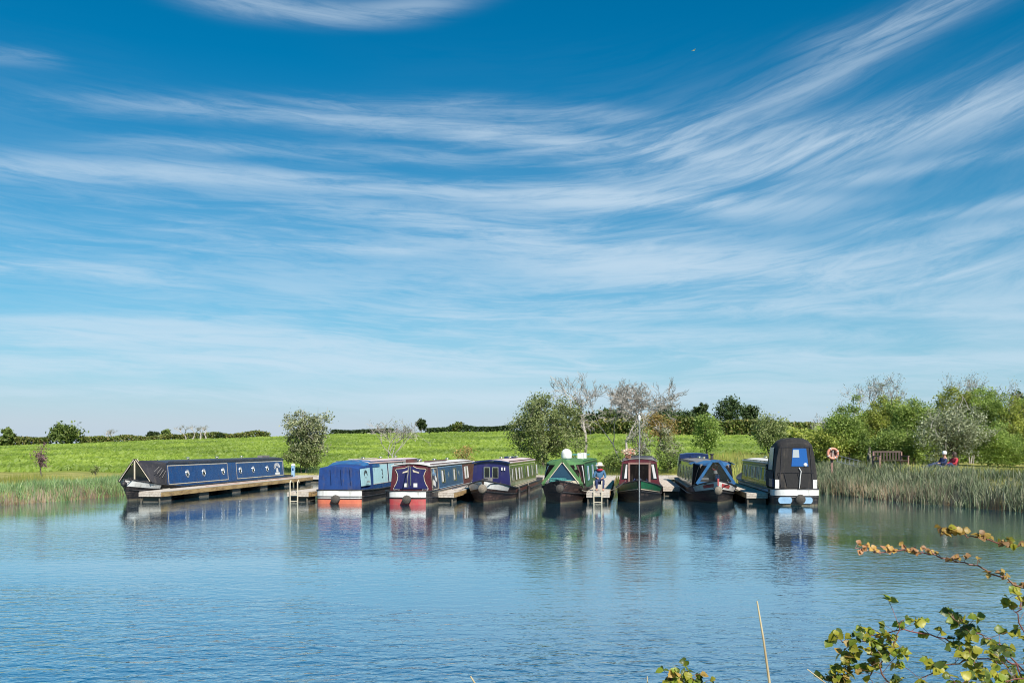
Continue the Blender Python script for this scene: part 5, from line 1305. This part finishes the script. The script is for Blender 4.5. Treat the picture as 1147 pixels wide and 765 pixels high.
def put_leaf(rg, parent, p, size, pal, facing=None):
    me = LMESH[rg.choice(pal)][rg.randrange(3)]; o = link('leaf', me, parent); o.location = p
    n = Vector((rg.gauss(0, .5), rg.gauss(-.55, .5), rg.gauss(.75, .4))).normalized(); d = Vector((rg.gauss(0, 1), rg.gauss(0, .6), rg.gauss(-.1, .7)))
    d = (d-n*d.dot(n)).normalized(); x = d.cross(n); o.rotation_euler = Matrix((x, d, n)).transposed().to_euler(); o.scale = (size,)*3
def bramble(label, canes, seed, size, pal, dens, name='bramble', spread=.05, group='brambles on the near bank'):
    """canes: lists of (px, py, depth) points; the first is rooted on the near bank"""
    rg = random.Random(seed); W = [[at_d(*p) for p in c] for c in canes]; r = W[0][0]; base = Vector((r.x, min(r.y, 6.0), gz(r.x, min(r.y, 6.0))))
    e = empty(name, base, 0, label=label, cat='bramble', group=group); sm = MB()
    for c in W:
        pts = []
        for a, b_ in zip(c[:-1], c[1:]):
            for k in range(6): pts.append(a.lerp(b_, k/6)+Vector([rg.gauss(0, .006) for _ in range(3)])-base)
        pts.append(c[-1]-base)
        MB().tube(pts, [.005-.0028*i/len(pts) for i in range(len(pts))], 5).build('cane', M['cane'], e, True)
        for p in pts:
            w = p+base
            if w.z < CH-(785-YH)*w.y/F or abs(w.x) > .58*w.y: continue
            for _ in range(dens):
                if rg.random() > .64: continue
                o = Vector((rg.gauss(0, spread), rg.gauss(0, spread), rg.gauss(.012, spread*.8))); sm.tube([p, p+o*.6+Vector((0, 0, .004)), p+o], .0014, 4)
                for _k in range(3): put_leaf(rg, e, p+o, size*rg.uniform(.65, 1.15), pal)
    sm.build('leaf_stalks', M['cane'], e, kind='stuff')
    return e
root = (1190, 1300, 4.6)
bramble('bramble bush with yellow-green leaves at the bottom right corner', [
    [(1130, 1250, 4.8), (1120, 800, 4.8), (1100, 745, 4.8), (1060, 715, 4.85), (1000, 705, 4.9), (955, 722, 4.9), (940, 715, 4.9)],
    [(1130, 1250, 4.8), (1150, 760, 4.7), (1120, 720, 4.7), (1085, 705, 4.75), (1065, 690, 4.75)],
    [(1130, 1250, 4.8), (1160, 800, 4.6), (1140, 745, 4.6), (1100, 735, 4.6), (1060, 745, 4.65), (1030, 760, 4.7)],
    [(1130, 1250, 4.8), (1155, 730, 4.8), (1140, 690, 4.8), (1142, 665, 4.8)],
    [(1130, 1250, 4.8), (1175, 780, 4.5), (1150, 760, 4.5), (1110, 765, 4.5), (1070, 770, 4.5)],
    [(1130, 1250, 4.8), (1010, 790, 4.8), (985, 745, 4.8), (1000, 725, 4.8), (1010, 695, 4.8)]], 5, .044, (0, 0, 1, 2, 2), 2, spread=.045)
bramble('small bramble shoot rising left of the corner bramble', [
    [(950, 1250, 4.9), (945, 800, 4.9), (940, 765, 4.9), (948, 745, 4.9), (946, 728, 4.9)],
    [(950, 1250, 4.9), (965, 800, 4.9), (970, 770, 4.9), (980, 740, 4.9), (985, 722, 4.9)],
    [(950, 1250, 4.9), (930, 800, 4.9), (925, 772, 4.9), (938, 755, 4.9)]], 6, .046, (0, 2, 2, 1, 3), 2, spread=.034)
bramble('upper arching bramble cane with orange leaves', [
    [(1330, 1250, 4.4), (1260, 700, 4.4), (1180, 622, 4.4), (1147, 611, 4.45), (1100, 604, 4.5), (1075, 598, 4.5), (1056, 595, 4.5)]], 7, .034, (3, 3, 4, 3, 2), 2, spread=.012, name='bramble_cane')
bramble('lower arching reddish bramble cane with withered leaves', [
    [(1330, 1250, 4.6), (1250, 760, 4.6), (1147, 660, 4.6), (1105, 637, 4.6), (1055, 623, 4.65), (1015, 617, 4.7), (984, 619, 4.7), (958, 614, 4.7)]], 8, .026, (3, 4, 4, 3), 2, spread=.01, name='bramble_cane')
bramble('tip of a bramble at the bottom edge in the middle', [
    [(765, 1250, 4.9), (765, 800, 4.9), (760, 770, 4.9), (748, 757, 4.9)],
    [(765, 1250, 4.9), (775, 800, 4.9), (775, 770, 4.9), (770, 752, 4.9)], [(765, 1250, 4.9), (785, 800, 4.9), (788, 770, 4.9), (780, 762, 4.9)]], 9, .04, (0, 2, 1, 3), 2, spread=.028)
def stalk(label, pts, r, mat=None, name='dry_stalk'):
    W = [at_d(*p) for p in pts]; b0 = W[0].copy(); b0.z = gz(b0.x, b0.y); e = [p-b0 for p in W]
    o = MB().tube(e, [r*(1-.6*i/(len(e)-1)) for i in range(len(e))], 7).build(name, mat or M['dry'], None, True, label=label, cat='stalk'); o.location = b0
    return o
stalk('tall dry reed stalk standing alone in front of the water', [(884, 1180, 5.2), (868, 800, 5.2), (862, 765, 5.2), (855, 715, 5.2), (848, 673, 5.2)], .0105)
stalk('thin pale twig leaning left of the bramble shoot', [(1000, 1200, 4.8), (945, 795, 4.8), (925, 765, 4.8), (904, 749, 4.8)], .006)
stalk('pale grass tip at the bottom edge left of the middle', [(560, 1200, 5.0), (545, 800, 5.0), (534, 768, 5.0), (527, 757, 5.0)], .009)
stalk('pale cut stem beside the middle bramble tip', [(728, 1200, 5.0), (726, 800, 5.0), (725, 757, 5.0)], .007)

# a gull, far off and high
g = at_d(777, 57, 200)
e = empty('gull', g, R(30), label='tiny white gull high in the blue sky', cat='bird')
MB().lathe([(.02, -.25), (.08, -.12), (.1, 0), (.08, .14), (.03, .24)], (0, 0, 0), 10, Matrix.Rotation(R(90), 3, 'Y')).build('body', M['white'], e, True)
for s_ in (1, -1): MB().slab([(.1, s_*.06, .02), (.16, s_*.4, .16), (-.02, s_*.75, .08), (-.1, s_*.35, .12), (-.12, s_*.06, .02)], (0, 0, 1), .02).build('wing', M['white'], e)
